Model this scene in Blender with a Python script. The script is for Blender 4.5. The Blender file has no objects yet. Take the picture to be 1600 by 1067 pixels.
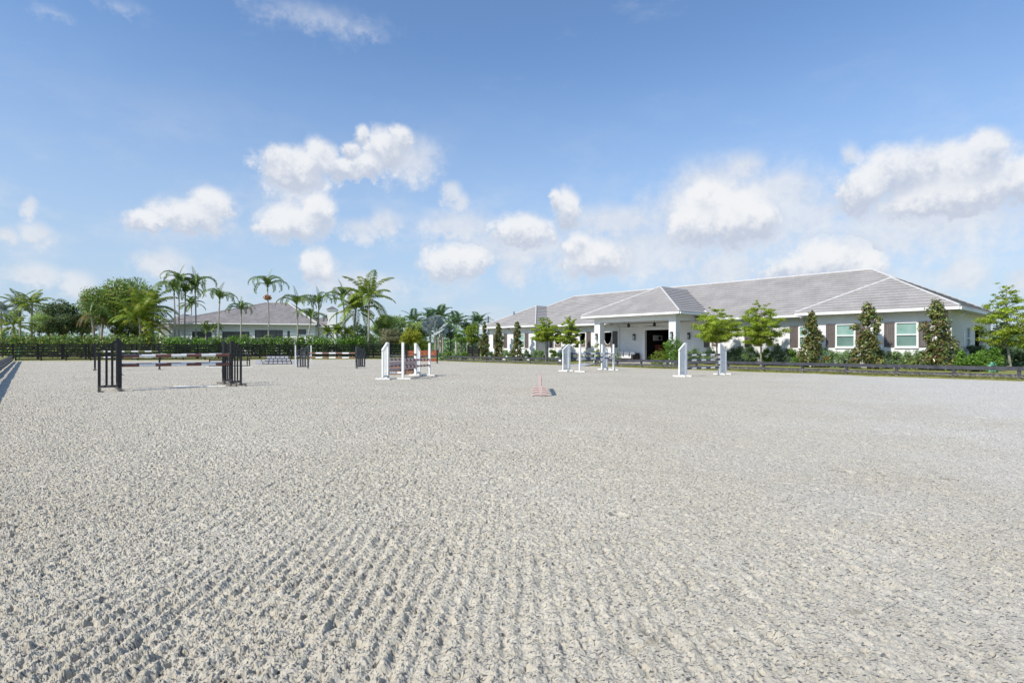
import bpy, math, random
import numpy as np
from mathutils import Vector, Matrix

sc = bpy.context.scene
col = sc.collection
F = 889.0; H = 1.4
RNG = np.random.default_rng(7)
random.seed(7)

# ------------------------------------------------------------------ helpers
def gp(px, py, z=0.0):
    """ground point that the photo shows at pixel (px, py) when its height is z"""
    Y = (H - z) * F / (py - 545.0)
    return np.array([(px - 800.0) / F * Y, Y, z])

def at(px, Y, z=0.0):
    return np.array([(px - 800.0) / F * Y, Y, z])

def zat(py, Y):
    return H + (545.0 - py) * Y / F

def root_loc(o):
    L = Vector((0, 0, 0))
    while o is not None:
        L = L + o.location; o = o.parent
    return np.array(L)

def tag(o, label=None, cat=None, group=None, kind=None):
    if label: o['label'] = label
    if cat: o['category'] = cat
    if group: o['group'] = group
    if kind: o['kind'] = kind
    return o

def thing(name, label, cat, loc=(0, 0, 0), rz=0.0, group=None):
    o = bpy.data.objects.new(name, None); col.objects.link(o)
    o.empty_display_size = 0.2
    o.location = [float(v) for v in loc]; o.rotation_euler = (0, 0, rz)
    return tag(o, label, cat, group)

def copy_thing(src, loc, rz, label, sx=1.0, sz=1.0, group=None):
    r = src.copy(); col.objects.link(r)
    r.location = [float(v) for v in loc]; r.rotation_euler = (0, 0, rz); r.scale = (sx, 1, sz)
    r['label'] = label
    if group: r['group'] = group
    for ch in list(src.children):
        c = ch.copy(); col.objects.link(c); c.parent = r
        for g in list(ch.children):
            d = g.copy(); col.objects.link(d); d.parent = c
    return r

class MB:
    """collects faces; build() links them as ONE mesh object"""
    def __init__(s): s.v = []; s.f = []; s.m = []; s.uv = []
    def face(s, pts, mi=0, uv=None):
        i = len(s.v); s.v += [tuple(float(c) for c in p) for p in pts]
        s.f.append(tuple(range(i, i + len(pts)))); s.m.append(mi)
        s.uv += uv if uv else [(0, 0)] * len(pts)
    def hexa(s, c, mi=0):
        """c: 8 corners, bottom 4 counter-clockwise then top 4"""
        for q in ((3, 2, 1, 0), (4, 5, 6, 7), (0, 1, 5, 4), (1, 2, 6, 5), (2, 3, 7, 6), (3, 0, 4, 7)):
            s.face([c[k] for k in q], mi)
    def box(s, a, b, mi=0):
        (x0, y0, z0), (x1, y1, z1) = a, b
        x0, x1 = min(x0, x1), max(x0, x1); y0, y1 = min(y0, y1), max(y0, y1); z0, z1 = min(z0, z1), max(z0, z1)
        s.hexa([(x0, y0, z0), (x1, y0, z0), (x1, y1, z0), (x0, y1, z0), (x0, y0, z1), (x1, y0, z1), (x1, y1, z1), (x0, y1, z1)], mi)
    def bar(s, p, q, w, h, up=(0, 0, 1), mi=0):
        """rectangular bar from p to q, w wide across, h along up"""
        p = np.array(p, float); q = np.array(q, float); d = q - p; d /= np.linalg.norm(d)
        up = np.array(up, float); sd = np.cross(d, up); sd /= np.linalg.norm(sd); u2 = np.cross(sd, d)
        a = sd * w / 2; b = u2 * h / 2
        s.hexa([p - a - b, q - a - b, q + a - b, p + a - b, p - a + b, q - a + b, q + a + b, p + a + b], mi)
    def tube(s, pts, rad, n=8, mi=0, caps=True):
        pts = [np.array(p, float) for p in pts]
        if np.isscalar(rad): rad = [rad] * len(pts)
        rings = []
        for i, p in enumerate(pts):
            d = pts[min(i + 1, len(pts) - 1)] - pts[max(i - 1, 0)]; d /= max(np.linalg.norm(d), 1e-9)
            ref = np.array([0, 0, 1.]) if abs(d[2]) < .9 else np.array([1., 0, 0])
            a = np.cross(d, ref); a /= np.linalg.norm(a); b = np.cross(d, a)
            rings.append([p + rad[i] * (math.cos(2 * math.pi * k / n) * a + math.sin(2 * math.pi * k / n) * b) for k in range(n)])
        for i in range(len(rings) - 1):
            for k in range(n):
                k2 = (k + 1) % n
                s.face([rings[i][k], rings[i][k2], rings[i + 1][k2], rings[i + 1][k]], mi)
        if caps:
            s.face(rings[0][::-1], mi); s.face(rings[-1], mi)
    def build(s, name, mats, parent=None, smooth=False, uv=False):
        me = bpy.data.meshes.new(name)
        L = root_loc(parent) if parent is not None else np.zeros(3)
        V = np.array(s.v, float).reshape(-1, 3) - L
        me.from_pydata(V.tolist(), [], s.f)
        if not isinstance(mats, (list, tuple)): mats = [mats]
        for m in mats: me.materials.append(m)
        me.polygons.foreach_set('material_index', s.m)
        if uv:
            l = me.uv_layers.new(name='UVMap'); l.data.foreach_set('uv', [c for t in s.uv for c in t])
        if smooth: me.polygons.foreach_set('use_smooth', [True] * len(s.f))
        me.update()
        o = bpy.data.objects.new(name, me); col.objects.link(o)
        if parent is not None: o.parent = parent
        return o

def mesh_np(name, V, Q, mats, parent=None, local=True, mi=None, smooth=False):
    """quads (or triangles) given as numpy arrays"""
    me = bpy.data.meshes.new(name)
    V = np.asarray(V, np.float32); Q = np.asarray(Q, np.int32); k = Q.shape[1]
    if parent is not None and not local: V = V - root_loc(parent).astype(np.float32)
    me.vertices.add(len(V)); me.vertices.foreach_set('co', V.ravel())
    me.loops.add(Q.size); me.loops.foreach_set('vertex_index', Q.ravel())
    me.polygons.add(len(Q)); me.polygons.foreach_set('loop_start', np.arange(0, Q.size, k, dtype=np.int32))
    if not isinstance(mats, (list, tuple)): mats = [mats]
    for m in mats: me.materials.append(m)
    if mi is not None: me.polygons.foreach_set('material_index', np.asarray(mi, np.int32))
    me.update(calc_edges=True)
    me.polygons.foreach_set('use_smooth', [smooth] * len(Q))
    o = bpy.data.objects.new(name, me); col.objects.link(o)
    if parent is not None: o.parent = parent
    return o

# ------------------------------------------------------------------ materials
def new_mat(name):
    m = bpy.data.materials.new(name); m.use_nodes = True
    nt = m.node_tree; b = nt.nodes['Principled BSDF']
    return m, nt, b

def mat(name, c, rough=.6, var=.12, scale=6.0, bump=0.0, bscale=40.0, spec=.4, metal=0.0):
    m, nt, b = new_mat(name)
    tc = nt.nodes.new('ShaderNodeTexCoord')
    n = nt.nodes.new('ShaderNodeTexNoise'); n.inputs['Scale'].default_value = scale; n.inputs['Detail'].default_value = 5
    nt.links.new(tc.outputs['Object'], n.inputs['Vector'])
    r = nt.nodes.new('ShaderNodeValToRGB')
    r.color_ramp.elements[0].position = .3; r.color_ramp.elements[1].position = .7
    r.color_ramp.elements[0].color = [max(0, x * (1 - var)) for x in c] + [1]
    r.color_ramp.elements[1].color = [min(1, x * (1 + var)) for x in c] + [1]
    nt.links.new(n.outputs['Fac'], r.inputs['Fac']); nt.links.new(r.outputs['Color'], b.inputs['Base Color'])
    b.inputs['Roughness'].default_value = rough; b.inputs['Specular IOR Level'].default_value = spec
    b.inputs['Metallic'].default_value = metal
    if bump > 0:
        n2 = nt.nodes.new('ShaderNodeTexNoise'); n2.inputs['Scale'].default_value = bscale; n2.inputs['Detail'].default_value = 4
        nt.links.new(tc.outputs['Object'], n2.inputs['Vector'])
        bp = nt.nodes.new('ShaderNodeBump'); bp.inputs['Strength'].default_value = bump; bp.inputs['Distance'].default_value = .02
        nt.links.new(n2.outputs['Fac'], bp.inputs['Height']); nt.links.new(bp.outputs['Normal'], b.inputs['Normal'])
    return m

def leaf_mat(name, dark, light, odd=None, odd_at=.85, rough=.45, transl=.38, nscale=.6):
    """per-leaf colour variation, a little light through the blade"""
    m, nt, b = new_mat(name)
    g = nt.nodes.new('ShaderNodeNewGeometry')
    r = nt.nodes.new('ShaderNodeValToRGB'); e = r.color_ramp.elements
    e[0].color = list(dark) + [1]; e[1].color = list(light) + [1]
    if odd:
        e[1].position = odd_at - .03
        k = e.new(odd_at); k.color = list(odd) + [1]
        k = e.new(1.0); k.color = [x * .8 for x in odd] + [1]
    nt.links.new(g.outputs['Random Per Island'], r.inputs['Fac'])
    tc = nt.nodes.new('ShaderNodeTexCoord'); n = nt.nodes.new('ShaderNodeTexNoise')
    n.inputs['Scale'].default_value = nscale; n.inputs['Detail'].default_value = 3
    nt.links.new(tc.outputs['Object'], n.inputs['Vector'])
    mp = nt.nodes.new('ShaderNodeMapRange'); mp.inputs[1].default_value = .3; mp.inputs[2].default_value = .7
    mp.inputs[3].default_value = .65; mp.inputs[4].default_value = 1.35
    nt.links.new(n.outputs['Fac'], mp.inputs[0])
    mx = nt.nodes.new('ShaderNodeVectorMath'); mx.operation = 'SCALE'
    nt.links.new(r.outputs['Color'], mx.inputs[0]); nt.links.new(mp.outputs[0], mx.inputs['Scale'])
    nt.links.new(mx.outputs[0], b.inputs['Base Color'])
    b.inputs['Roughness'].default_value = rough; b.inputs['Specular IOR Level'].default_value = .35
    t = nt.nodes.new('ShaderNodeBsdfTranslucent'); nt.links.new(mx.outputs[0], t.inputs['Color'])
    ms = nt.nodes.new('ShaderNodeMixShader'); ms.inputs[0].default_value = transl
    nt.links.new(b.outputs[0], ms.inputs[1]); nt.links.new(t.outputs[0], ms.inputs[2])
    nt.links.new(ms.outputs[0], nt.nodes['Material Output'].inputs['Surface'])
    return m

def splash(m, c=(.42, .38, .31), top=.55, strength=.65):
    nt = m.node_tree; b = nt.nodes['Principled BSDF']; src = b.inputs['Base Color'].links[0].from_socket
    g = nt.nodes.new('ShaderNodeNewGeometry'); sp = nt.nodes.new('ShaderNodeSeparateXYZ'); nt.links.new(g.outputs['Position'], sp.inputs[0])
    n = nt.nodes.new('ShaderNodeTexNoise'); n.inputs['Scale'].default_value = 9; n.inputs['Detail'].default_value = 7; n.inputs['Roughness'].default_value = .7; nt.links.new(g.outputs['Position'], n.inputs['Vector'])
    a = nt.nodes.new('ShaderNodeMapRange'); nt.links.new(sp.outputs[2], a.inputs[0]); a.inputs[1].default_value = top; a.inputs[2].default_value = 0; a.inputs[3].default_value = -.12; a.inputs[4].default_value = .22
    ad = nt.nodes.new('ShaderNodeMath'); ad.operation = 'ADD'; nt.links.new(n.outputs['Fac'], ad.inputs[0]); nt.links.new(a.outputs[0], ad.inputs[1])
    r = nt.nodes.new('ShaderNodeMapRange'); nt.links.new(ad.outputs[0], r.inputs[0]); r.inputs[1].default_value = .52; r.inputs[2].default_value = .70; r.inputs[3].default_value = 0; r.inputs[4].default_value = strength
    x = nt.nodes.new('ShaderNodeMix'); x.data_type = 'RGBA'; nt.links.new(r.outputs[0], x.inputs[0]); nt.links.new(src, x.inputs[6]); x.inputs[7].default_value = list(c) + [1]; nt.links.new(x.outputs[2], b.inputs['Base Color'])
M = {}
M['white'] = mat('white_paint', (.77, .77, .75), .55, .09, 7, .1, 30)
M['stucco'] = mat('white_stucco', (.78, .78, .77), .85, .04, 1.5, .25, 60)
M['trim'] = mat('white_trim', (.82, .82, .81), .45, .03)
M['soffit'] = mat('soffit_paint', (.70, .70, .69), .7, .04)
M['column'] = mat('column_paint', (.74, .74, .73), .7, .04)
M['cap'] = mat('ridge_mortar', (.54, .53, .52), .8, .10, 4, .3, 20)
M['black'] = mat('black_stain', (.010, .0105, .012), .6, .35, 5, .2, 30, .2)
M['rail'] = mat('weathered_black_rail', (.055, .057, .066), .6, .35, 4, .3, 30, .3)
M['blackpaint'] = mat('black_paint', (.012, .012, .016), .4, .2, 5, .1, 30, .4)
M['maroon'] = mat('maroon_paint', (.17, .072, .056), .55, .2, 6)
M['brown'] = mat('brown_paint', (.23, .13, .08), .55, .2, 6)
M['olive'] = mat('olive_paint', (.16, .16, .06), .55, .2, 6)
M['navy'] = mat('navy_paint', (.035, .045, .16), .5, .2, 6)
M['charcoal'] = mat('charcoal_paint', (.055, .057, .065), .5, .2, 6)
M['red'] = mat('red_orange_paint', (.44, .115, .05), .5, .15, 6)
M['pink'] = mat('pale_pink_paint', (.52, .37, .34), .5, .06, 6)
M['pinkpanel'] = mat('faded_pink_paint', (.56, .43, .41), .5, .1, 6)
M['shutter'] = mat('taupe_shutter', (.13, .11, .105), .55, .12, 6, .1)
M['yoke'] = mat('brown_yoke', (.16, .125, .11), .55, .12, 6, .1)
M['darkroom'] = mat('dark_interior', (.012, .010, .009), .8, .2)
M['woodbrown'] = mat('reddish_brown_wood', (.16, .045, .02), .5, .25, 5)
M['wicker'] = mat('dark_wicker', (.035, .028, .026), .7, .3, 30, .5, 60)
M['cushion'] = mat('white_cushion', (.72, .70, .68), .9, .06)
M['metal'] = mat('dark_metal', (.03, .028, .026), .4, .1, 5, 0, 40, .5)
M['railgrey'] = mat('weathered_grey_rail', (.15, .15, .155), .7, .25, 4, .3, 30)
M['greypost'] = mat('grey_metal', (.10, .11, .13), .5, .1)
M['lantern'] = mat('lantern_glass', (.35, .42, .42), .15, .1, 6, 0, 40, .6)
M['greenpipe'] = mat('green_pipe', (.08, .26, .12), .5, .1)
M['palegreen'] = mat('pale_green_plastic', (.20, .45, .30), .5, .1)
M['trunk'] = mat('grey_bark', (.26, .24, .20), .9, .25, 3, .6, 12)
M['palmtrunk'] = mat('pale_palm_trunk', (.36, .33, .28), .9, .2, 2, .5, 8)
M['darktrunk'] = mat('dark_bark', (.09, .075, .06), .9, .25, 3, .6, 12)
M['patio'] = mat('patio_paving', (.38, .36, .35), .8, .12, 2, .2)
M['path'] = mat('grey_path', (.36, .36, .39), .85, .15, 1.5, .3)
M['brick'] = mat('pale_grey_brick', (.42, .43, .46), .8, .15, 4)
M['mortar'] = mat('dark_joint', (.06, .06, .075), .8, .15, 4)
M['orange'] = mat('orange_flower', (.70, .26, .03), .7, .2, 8)
M['fruit'] = mat('orange_fruit', (.36, .16, .06), .6, .5, 14)
M['crownshaft'] = mat('green_crownshaft', (.14, .19, .06), .5, .15, 3)
M['deadfrond'] = leaf_mat('dead_frond', (.10, .11, .04), (.26, .20, .08), (.34, .22, .10), .7)
M['housewall'] = mat('house_stucco', (.84, .85, .86), .85, .05, .4, .2)
M['houseglass'] = mat('house_glass', (.10, .10, .11), .25, .25, .8, 0, 40, .6)

def glass_mat(name, c0, c1):
    m, nt, b = new_mat(name)
    tc = nt.nodes.new('ShaderNodeTexCoord'); n = nt.nodes.new('ShaderNodeTexNoise'); n.inputs['Scale'].default_value = 1.3
    nt.links.new(tc.outputs['Object'], n.inputs['Vector'])
    r = nt.nodes.new('ShaderNodeValToRGB'); r.color_ramp.elements[0].position = .35; r.color_ramp.elements[1].position = .65
    r.color_ramp.elements[0].color = list(c0) + [1]; r.color_ramp.elements[1].color = list(c1) + [1]
    nt.links.new(n.outputs['Fac'], r.inputs['Fac']); nt.links.new(r.outputs['Color'], b.inputs['Base Color'])
    b.inputs['Roughness'].default_value = .06; b.inputs['Specular IOR Level'].default_value = .7
    return m
M['pane_hi'] = glass_mat('tinted_pane', (.20, .35, .31), (.30, .44, .40))
M['pane_lo'] = glass_mat('tinted_pane_screen', (.12, .21, .185), (.16, .26, .225))

def tile_mat(name, ca, cb, cm, w=.34, rowh=.45):
    m, nt, b = new_mat(name)
    uv = nt.nodes.new('ShaderNodeUVMap')
    br = nt.nodes.new('ShaderNodeTexBrick')
    br.inputs['Scale'].default_value = 1.0; br.inputs['Mortar Size'].default_value = .008
    br.inputs['Brick Width'].default_value = w; br.inputs['Row Height'].default_value = rowh
    br.inputs['Color1'].default_value = list(ca) + [1]; br.inputs['Color2'].default_value = list(cb) + [1]
    br.inputs['Mortar'].default_value = list(cm) + [1]; br.inputs['Bias'].default_value = 0.0
    nt.links.new(uv.outputs[0], br.inputs['Vector'])
    tc = nt.nodes.new('ShaderNodeTexCoord'); n = nt.nodes.new('ShaderNodeTexNoise'); n.inputs['Scale'].default_value = .8; n.inputs['Detail'].default_value = 6
    nt.links.new(tc.outputs['Object'], n.inputs['Vector'])
    mp = nt.nodes.new('ShaderNodeMapRange'); mp.inputs[1].default_value = .3; mp.inputs[2].default_value = .7; mp.inputs[3].default_value = .88; mp.inputs[4].default_value = 1.12
    nt.links.new(n.outputs['Fac'], mp.inputs[0])
    mx = nt.nodes.new('ShaderNodeVectorMath'); mx.operation = 'SCALE'
    nt.links.new(br.outputs['Color'], mx.inputs[0]); nt.links.new(mp.outputs[0], mx.inputs['Scale'])
    nt.links.new(mx.outputs[0], b.inputs['Base Color']); b.inputs['Roughness'].default_value = .75
    return m
M['tile'] = tile_mat('barn_roof_tile', (.37, .35, .332), (.345, .325, .31), (.25, .24, .23))
M['tile_house'] = tile_mat('house_roof_tile', (.33, .30, .29), (.26, .24, .235), (.15, .14, .14), .5, .45)

splash(M['white'], top=.30, strength=.30)
for k_ in ('blackpaint', 'charcoal'): splash(M[k_], top=.4, strength=.45)
splash(M['pinkpanel'], top=.3, strength=.4); splash(M['rail'], top=.4, strength=.4); splash(M['stucco'], (.50, .47, .41), .9, .28)
# foliage
M['l_ficus'] = leaf_mat('ficus_leaf', (0.092, 0.152, 0.036), (0.311, 0.445, 0.085), (0.623, 0.418, 0.123), .95)
M['l_ficus_dark'] = leaf_mat('dark_ficus_leaf', (0.051, 0.095, 0.037), (0.164, 0.247, 0.094), (0.375, 0.226, 0.103), .95)
M['l_palm'] = leaf_mat('palm_frond', (0.079, 0.145, 0.047), (0.202, 0.311, 0.077), (0.359, 0.352, 0.077), .92, .4)
M['l_coco'] = leaf_mat('coconut_frond', (0.089, 0.171, 0.020), (0.304, 0.405, 0.050), (0.531, 0.455, 0.080), .88, .4)

M['l_silver'] = leaf_mat('silver_frond', (.22, .27, .26), (.50, .55, .53), None, .85, .5, .2)
M['l_lime'] = leaf_mat('lime_leaf', (0.106, 0.180, 0.018), (0.284, 0.390, 0.044), (0.390, 0.390, 0.060), .9)
M['l_tier'] = leaf_mat('small_tier_leaf', (0.173, 0.274, 0.027), (0.480, 0.601, 0.066), (0.685, 0.655, 0.111), .92)
M['l_magnolia'] = leaf_mat('magnolia_leaf', (0.058, 0.096, 0.026), (0.258, 0.309, 0.085), (0.220, 0.129, 0.055), .80, .3, .15)
M['l_hedge'] = leaf_mat('hedge_leaf', (0.075, 0.168, 0.022), (0.225, 0.394, 0.052))
M['l_shrub'] = leaf_mat('shrub_leaf', (0.131, 0.215, 0.090), (0.372, 0.536, 0.215))
M['l_dark'] = leaf_mat('dark_shrub_leaf', (0.065, 0.114, 0.059), (0.195, 0.293, 0.146))
M['l_feather'] = leaf_mat('feathery_leaf', (0.227, 0.328, 0.099), (0.550, 0.676, 0.217))
M['l_pale'] = leaf_mat('pale_dry_leaf', (.15, .17, .075), (.33, .34, .19), (.42, .33, .24), .8)
M['l_yellow'] = leaf_mat('yellow_leaf', (0.195, 0.250, 0.017), (0.450, 0.452, 0.043))
M['l_far'] = leaf_mat('far_leaf', (0.111, 0.187, 0.102), (0.250, 0.377, 0.171))
M['l_whiteflower'] = leaf_mat('white_bloom', (.10, .16, .06), (.30, .36, .22), (.75, .75, .72), .55)
M['l_grass'] = leaf_mat('grass_blade', (.20, .235, .055), (.40, .39, .13), (.48, .42, .19), .7)

# ------------------------------------------------------------------ camera, light, sky
cam = bpy.data.cameras.new('camera'); co = bpy.data.objects.new('camera', cam); col.objects.link(co)
co.location = (0, 0, H); co.rotation_euler = (math.radians(90), 0, 0)
cam.lens = 36.0 * F / 1600.0; cam.sensor_width = 36; cam.shift_y = 11.5 / 1600.0
cam.clip_start = .05; cam.clip_end = 5000
sc.camera = co

EL = math.radians(42.0)
sh = np.array([-.76, -.65]); sh /= np.linalg.norm(sh)          # horizontal direction towards the sun
sund = np.array([sh[0] * math.cos(EL), sh[1] * math.cos(EL), math.sin(EL)])
sl = bpy.data.lights.new('sun', 'SUN'); sl.energy = 3.7; sl.angle = math.radians(.53); sl.color = (1, .945, .85)
so = bpy.data.objects.new('sun', sl); col.objects.link(so)
so.rotation_euler = Vector(-sund).to_track_quat('-Z', 'Y').to_euler()

w = bpy.data.worlds.new('World'); sc.world = w; w.use_nodes = True
nt = w.node_tree; N = nt.nodes; LK = nt.links
bg = N['Background']; SKY_STRENGTH = .15; bg.inputs['Strength'].default_value = SKY_STRENGTH
sky = N.new('ShaderNodeTexSky'); sky.sky_type = 'NISHITA'; sky.sun_disc = False
sky.sun_elevation = EL; sky.sun_rotation = math.atan2(sh[0], sh[1])
sky.air_density = 1.0; sky.dust_density = .5; sky.ozone_density = 4.0; sky.altitude = 0
def nmath(op, a, b=None, c=None, clamp=False):
    n = N.new('ShaderNodeMath'); n.operation = op; n.use_clamp = clamp
    for i, x in enumerate((a, b, c)):
        if x is None: continue
        if hasattr(x, 'is_output') or isinstance(x, bpy.types.NodeSocket): LK.new(x, n.inputs[i])
        else: n.inputs[i].default_value = x
    return n.outputs[0]
def nmap(x, a, b, c, d, smooth=True):
    n = N.new('ShaderNodeMapRange'); n.interpolation_type = 'SMOOTHSTEP' if smooth else 'LINEAR'
    LK.new(x, n.inputs[0])
    for i, vv in enumerate((a, b, c, d)): n.inputs[i + 1].default_value = vv
    return n.outputs[0]
tc = N.new('ShaderNodeTexCoord'); sx = N.new('ShaderNodeSeparateXYZ'); LK.new(tc.outputs['Generated'], sx.inputs[0])
az = nmath('ARCTAN2', sx.outputs[0], sx.outputs[1]); el = nmath('ARCSINE', sx.outputs[2])
# warp so that cloud outlines billow
def noise(scale, detail, rough, off=(0, 0, 0), stretch=(1, 1, 1)):
    mpn = N.new('ShaderNodeMapping'); mpn.inputs['Location'].default_value = off; mpn.inputs['Scale'].default_value = stretch
    LK.new(tc.outputs['Generated'], mpn.inputs['Vector'])
    n = N.new('ShaderNodeTexNoise'); n.inputs['Scale'].default_value = scale; n.inputs['Detail'].default_value = detail; n.inputs['Roughness'].default_value = rough
    LK.new(mpn.outputs[0], n.inputs['Vector']); return n
nA = noise(15, 9, .62); nB = noise(58, 8, .66, (3.1, 1.7, .4)); nC = noise(7, 6, .6, (9, 2, 5), (1, 1, 2.2))
wa = nmath('MULTIPLY_ADD', nmath('SUBTRACT', nA.outputs['Fac'], .5), .042, az)
we = nmath('MULTIPLY_ADD', nmath('SUBTRACT', nB.outputs['Fac'], .5), .034, el)

def vmath(op, a, b=None):
    n = N.new('ShaderNodeVectorMath'); n.operation = op
    for i, x in enumerate((a, b)):
        if x is None: continue
        if isinstance(x, bpy.types.NodeSocket): LK.new(x, n.inputs[i])
        else: n.inputs[i].default_value = x
    return n.outputs['Value'] if op in ('LENGTH', 'DOT_PRODUCT') else n.outputs[0]
cmb = N.new('ShaderNodeCombineXYZ'); LK.new(wa, cmb.inputs[0]); LK.new(we, cmb.inputs[1]); wv = cmb.outputs[0]
def dirpx(px, py):
    a = math.atan2(px - 800.0, F); e = math.atan2(545.0 - py, math.hypot(F, px - 800.0)); return a, e
def blobs(lst, shade):
    fo = wo = so_ = None
    for (px, py, rx, up, dn) in lst:
        a, e = dirpx(px, py)
        rx, up, dn = rx * .99, up * .99, dn * .99
        ra = (dirpx(px + rx, py)[0] - dirpx(px - rx, py)[0]) / 2
        ru = dirpx(px, py - up)[1] - e; rd = e - dirpx(px, py + dn)[1]
        d = vmath('SUBTRACT', wv, (a, e, 0))
        U = vmath('MULTIPLY', d, (1 / ra, 1 / ru, 0)); D_ = vmath('MULTIPLY', d, (-1 / ra, -1 / rd, 0))
        f = nmath('SUBTRACT', 1.0, vmath('LENGTH', vmath('MAXIMUM', U, D_)))
        fo = f if fo is None else nmath('MAXIMUM', fo, f)
        if shade:
            fm = nmath('MAXIMUM', f, .003); fm = nmath('MULTIPLY', fm, fm)
            s_ = nmath('MULTIPLY', fm, vmath('DOT_PRODUCT', d, (0, 2 / (ru + rd), 0)))
            wo = fm if wo is None else nmath('ADD', wo, fm); so_ = s_ if so_ is None else nmath('ADD', so_, s_)
    return fo, nmath('DIVIDE', so_, wo) if shade else None
SOLID = [(535, 262, 40, 20, 24), (548, 236, 22, 18, 22), (462, 262, 62, 42, 44), (440, 245, 36, 26, 30), (500, 245, 34, 36, 40), (602, 232, 40, 36, 40), (575, 258, 34, 22, 26), (565, 212, 18, 20, 18), (625, 215, 24, 24, 30), (300, 345, 75, 40, 26), (328, 322, 48, 34, 40), (232, 345, 40, 20, 22), (705, 418, 55, 42, 28), (735, 412, 40, 34, 26),
    (495, 418, 34, 40, 30), (455, 355, 66, 38, 28), (500, 335, 30, 40, 40), (1105, 352, 80, 50, 40), (1150, 340, 66, 52, 52), (1110, 310, 40, 34, 40),
    (935, 408, 56, 42, 36), (905, 385, 26, 26, 30), (820, 362, 62, 34, 28), (885, 328, 26, 40, 44), (868, 312, 14, 20, 24),
    (1290, 412, 90, 48, 40), (1235, 425, 70, 30, 30), (1350, 420, 50, 36, 30), (1185, 345, 40, 36, 40),
    (1420, 265, 100, 52, 62), (1500, 262, 110, 52, 70), (1540, 232, 44, 38, 60), (1345, 295, 56, 40, 50), (1600, 280, 90, 50, 60), (1480, 310, 140, 40, 34)]
FAINT = [(1180, 330, 210, 80, 110), (1440, 345, 230, 70, 80), (1000, 390, 220, 50, 60), (810, 390, 130, 40, 40), (640, 250, 60, 50, 50), (1330, 390, 120, 40, 40), (1080, 330, 110, 60, 60), (465, 285, 60, 40, 60), (565, 360, 40, 26, 24), (600, 350, 36, 26, 30),
    (706, 300, 20, 22, 30), (720, 318, 18, 22, 30), (720, 355, 70, 32, 28), (62, 368, 32, 22, 20), (12, 370, 26, 16, 14), (50, 322, 16, 18, 30), (60, 432, 52, 24, 20),
    (255, 415, 52, 30, 30), (130, 450, 30, 30, 24), (800, 420, 40, 34, 40), (1130, 415, 80, 36, 40), (1110, 285, 90, 42, 60), (1260, 340, 90, 50, 60),
    (1400, 375, 50, 30, 30), (1510, 430, 50, 40, 30), (1325, 245, 24, 24, 24), (1160, 262, 44, 30, 34), (960, 345, 90, 30, 40), (1230, 290, 70, 30, 40), (1060, 400, 80, 26, 30), (560, 445, 90, 24, 24), (1600, 440, 50, 30, 26)]
nz = nmath('ADD', nmath('MULTIPLY', nmath('SUBTRACT', nA.outputs['Fac'], .5), 1.15), nmath('MULTIPLY', nmath('SUBTRACT', nB.outputs['Fac'], .5), .95))
fS, sS = blobs(SOLID, True); fF, _ = blobs(FAINT, False)
aS = nmap(nmath('ADD', fS, nz), -.13, .47, 0, .92); aF = nmap(nmath('ADD', fF, nz), -.22, .80, 0, .78)
# thin high wisps and a milky veil low in the sky
WISP = [(505, 30, 150, 40, 50), (570, 50, 70, 26, 26), (180, 8, 80, 24, 26), (85, 22, 50, 18, 20)]
fW, _ = blobs(WISP, False)
aW = nmap(nmath('ADD', fW, nmath('MULTIPLY', nz, 1.5)), .15, 1.5, 0, .42)
nW = noise(5, 7, .65, (2, 7, 1), (1, 1, 3)); wis = nmath('MULTIPLY', nmap(nW.outputs['Fac'], .55, .85, 0, 1), nmap(el, .30, .62, 0, .40))
veil = nmath('MULTIPLY', nmap(nC.outputs['Fac'], .42, .72, 0, 1), nmap(el, .06, .45, .50, .0))
alpha = nmath('SUBTRACT', 1.0, nmath('MULTIPLY', nmath('MULTIPLY', nmath('SUBTRACT', 1.0, aS), nmath('SUBTRACT', 1.0, aF)), nmath('MULTIPLY', nmath('MULTIPLY', nmath('SUBTRACT', 1.0, wis), nmath('SUBTRACT', 1.0, aW)), nmath('SUBTRACT', 1.0, veil))))
lum = nmap(nmath('ADD', sS, nmath('MULTIPLY', nz, .9)), -.58, .38, 0, 1)
lumF = nmap(nz, -.4, .4, .35, .8)
lumT = nmath('ADD', nmath('MULTIPLY', lum, aS), nmath('MULTIPLY', lumF, nmath('SUBTRACT', 1.0, aS)))
cr = N.new('ShaderNodeValToRGB'); LK.new(lumT, cr.inputs[0])
CL = 1.0
cr.color_ramp.elements[0].color = (.57, .635, .765, 1); cr.color_ramp.elements[1].color = (.95, .96, .98, 1)
cs = N.new('ShaderNodeVectorMath'); cs.operation = 'SCALE'; LK.new(cr.outputs[0], cs.inputs[0])
hzm = N.new('ShaderNodeMix'); hzm.data_type = 'RGBA'; LK.new(nmap(el, -.02, .52, .82, 0), hzm.inputs[0]); LK.new(sky.outputs[0], hzm.inputs[6])
HZC = [x / 2 ** .35 / SKY_STRENGTH for x in (.54, .62, .745)]; hzm.inputs[7].default_value = HZC + [1]      # pale summer haze low in the sky
ss = N.new('ShaderNodeVectorMath'); ss.operation = 'MULTIPLY'; LK.new(hzm.outputs[2], ss.inputs[0]); ss.inputs[1].default_value = (.89, .955, 1.0)
CLOUD_SCALE = cs.inputs['Scale']
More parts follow.
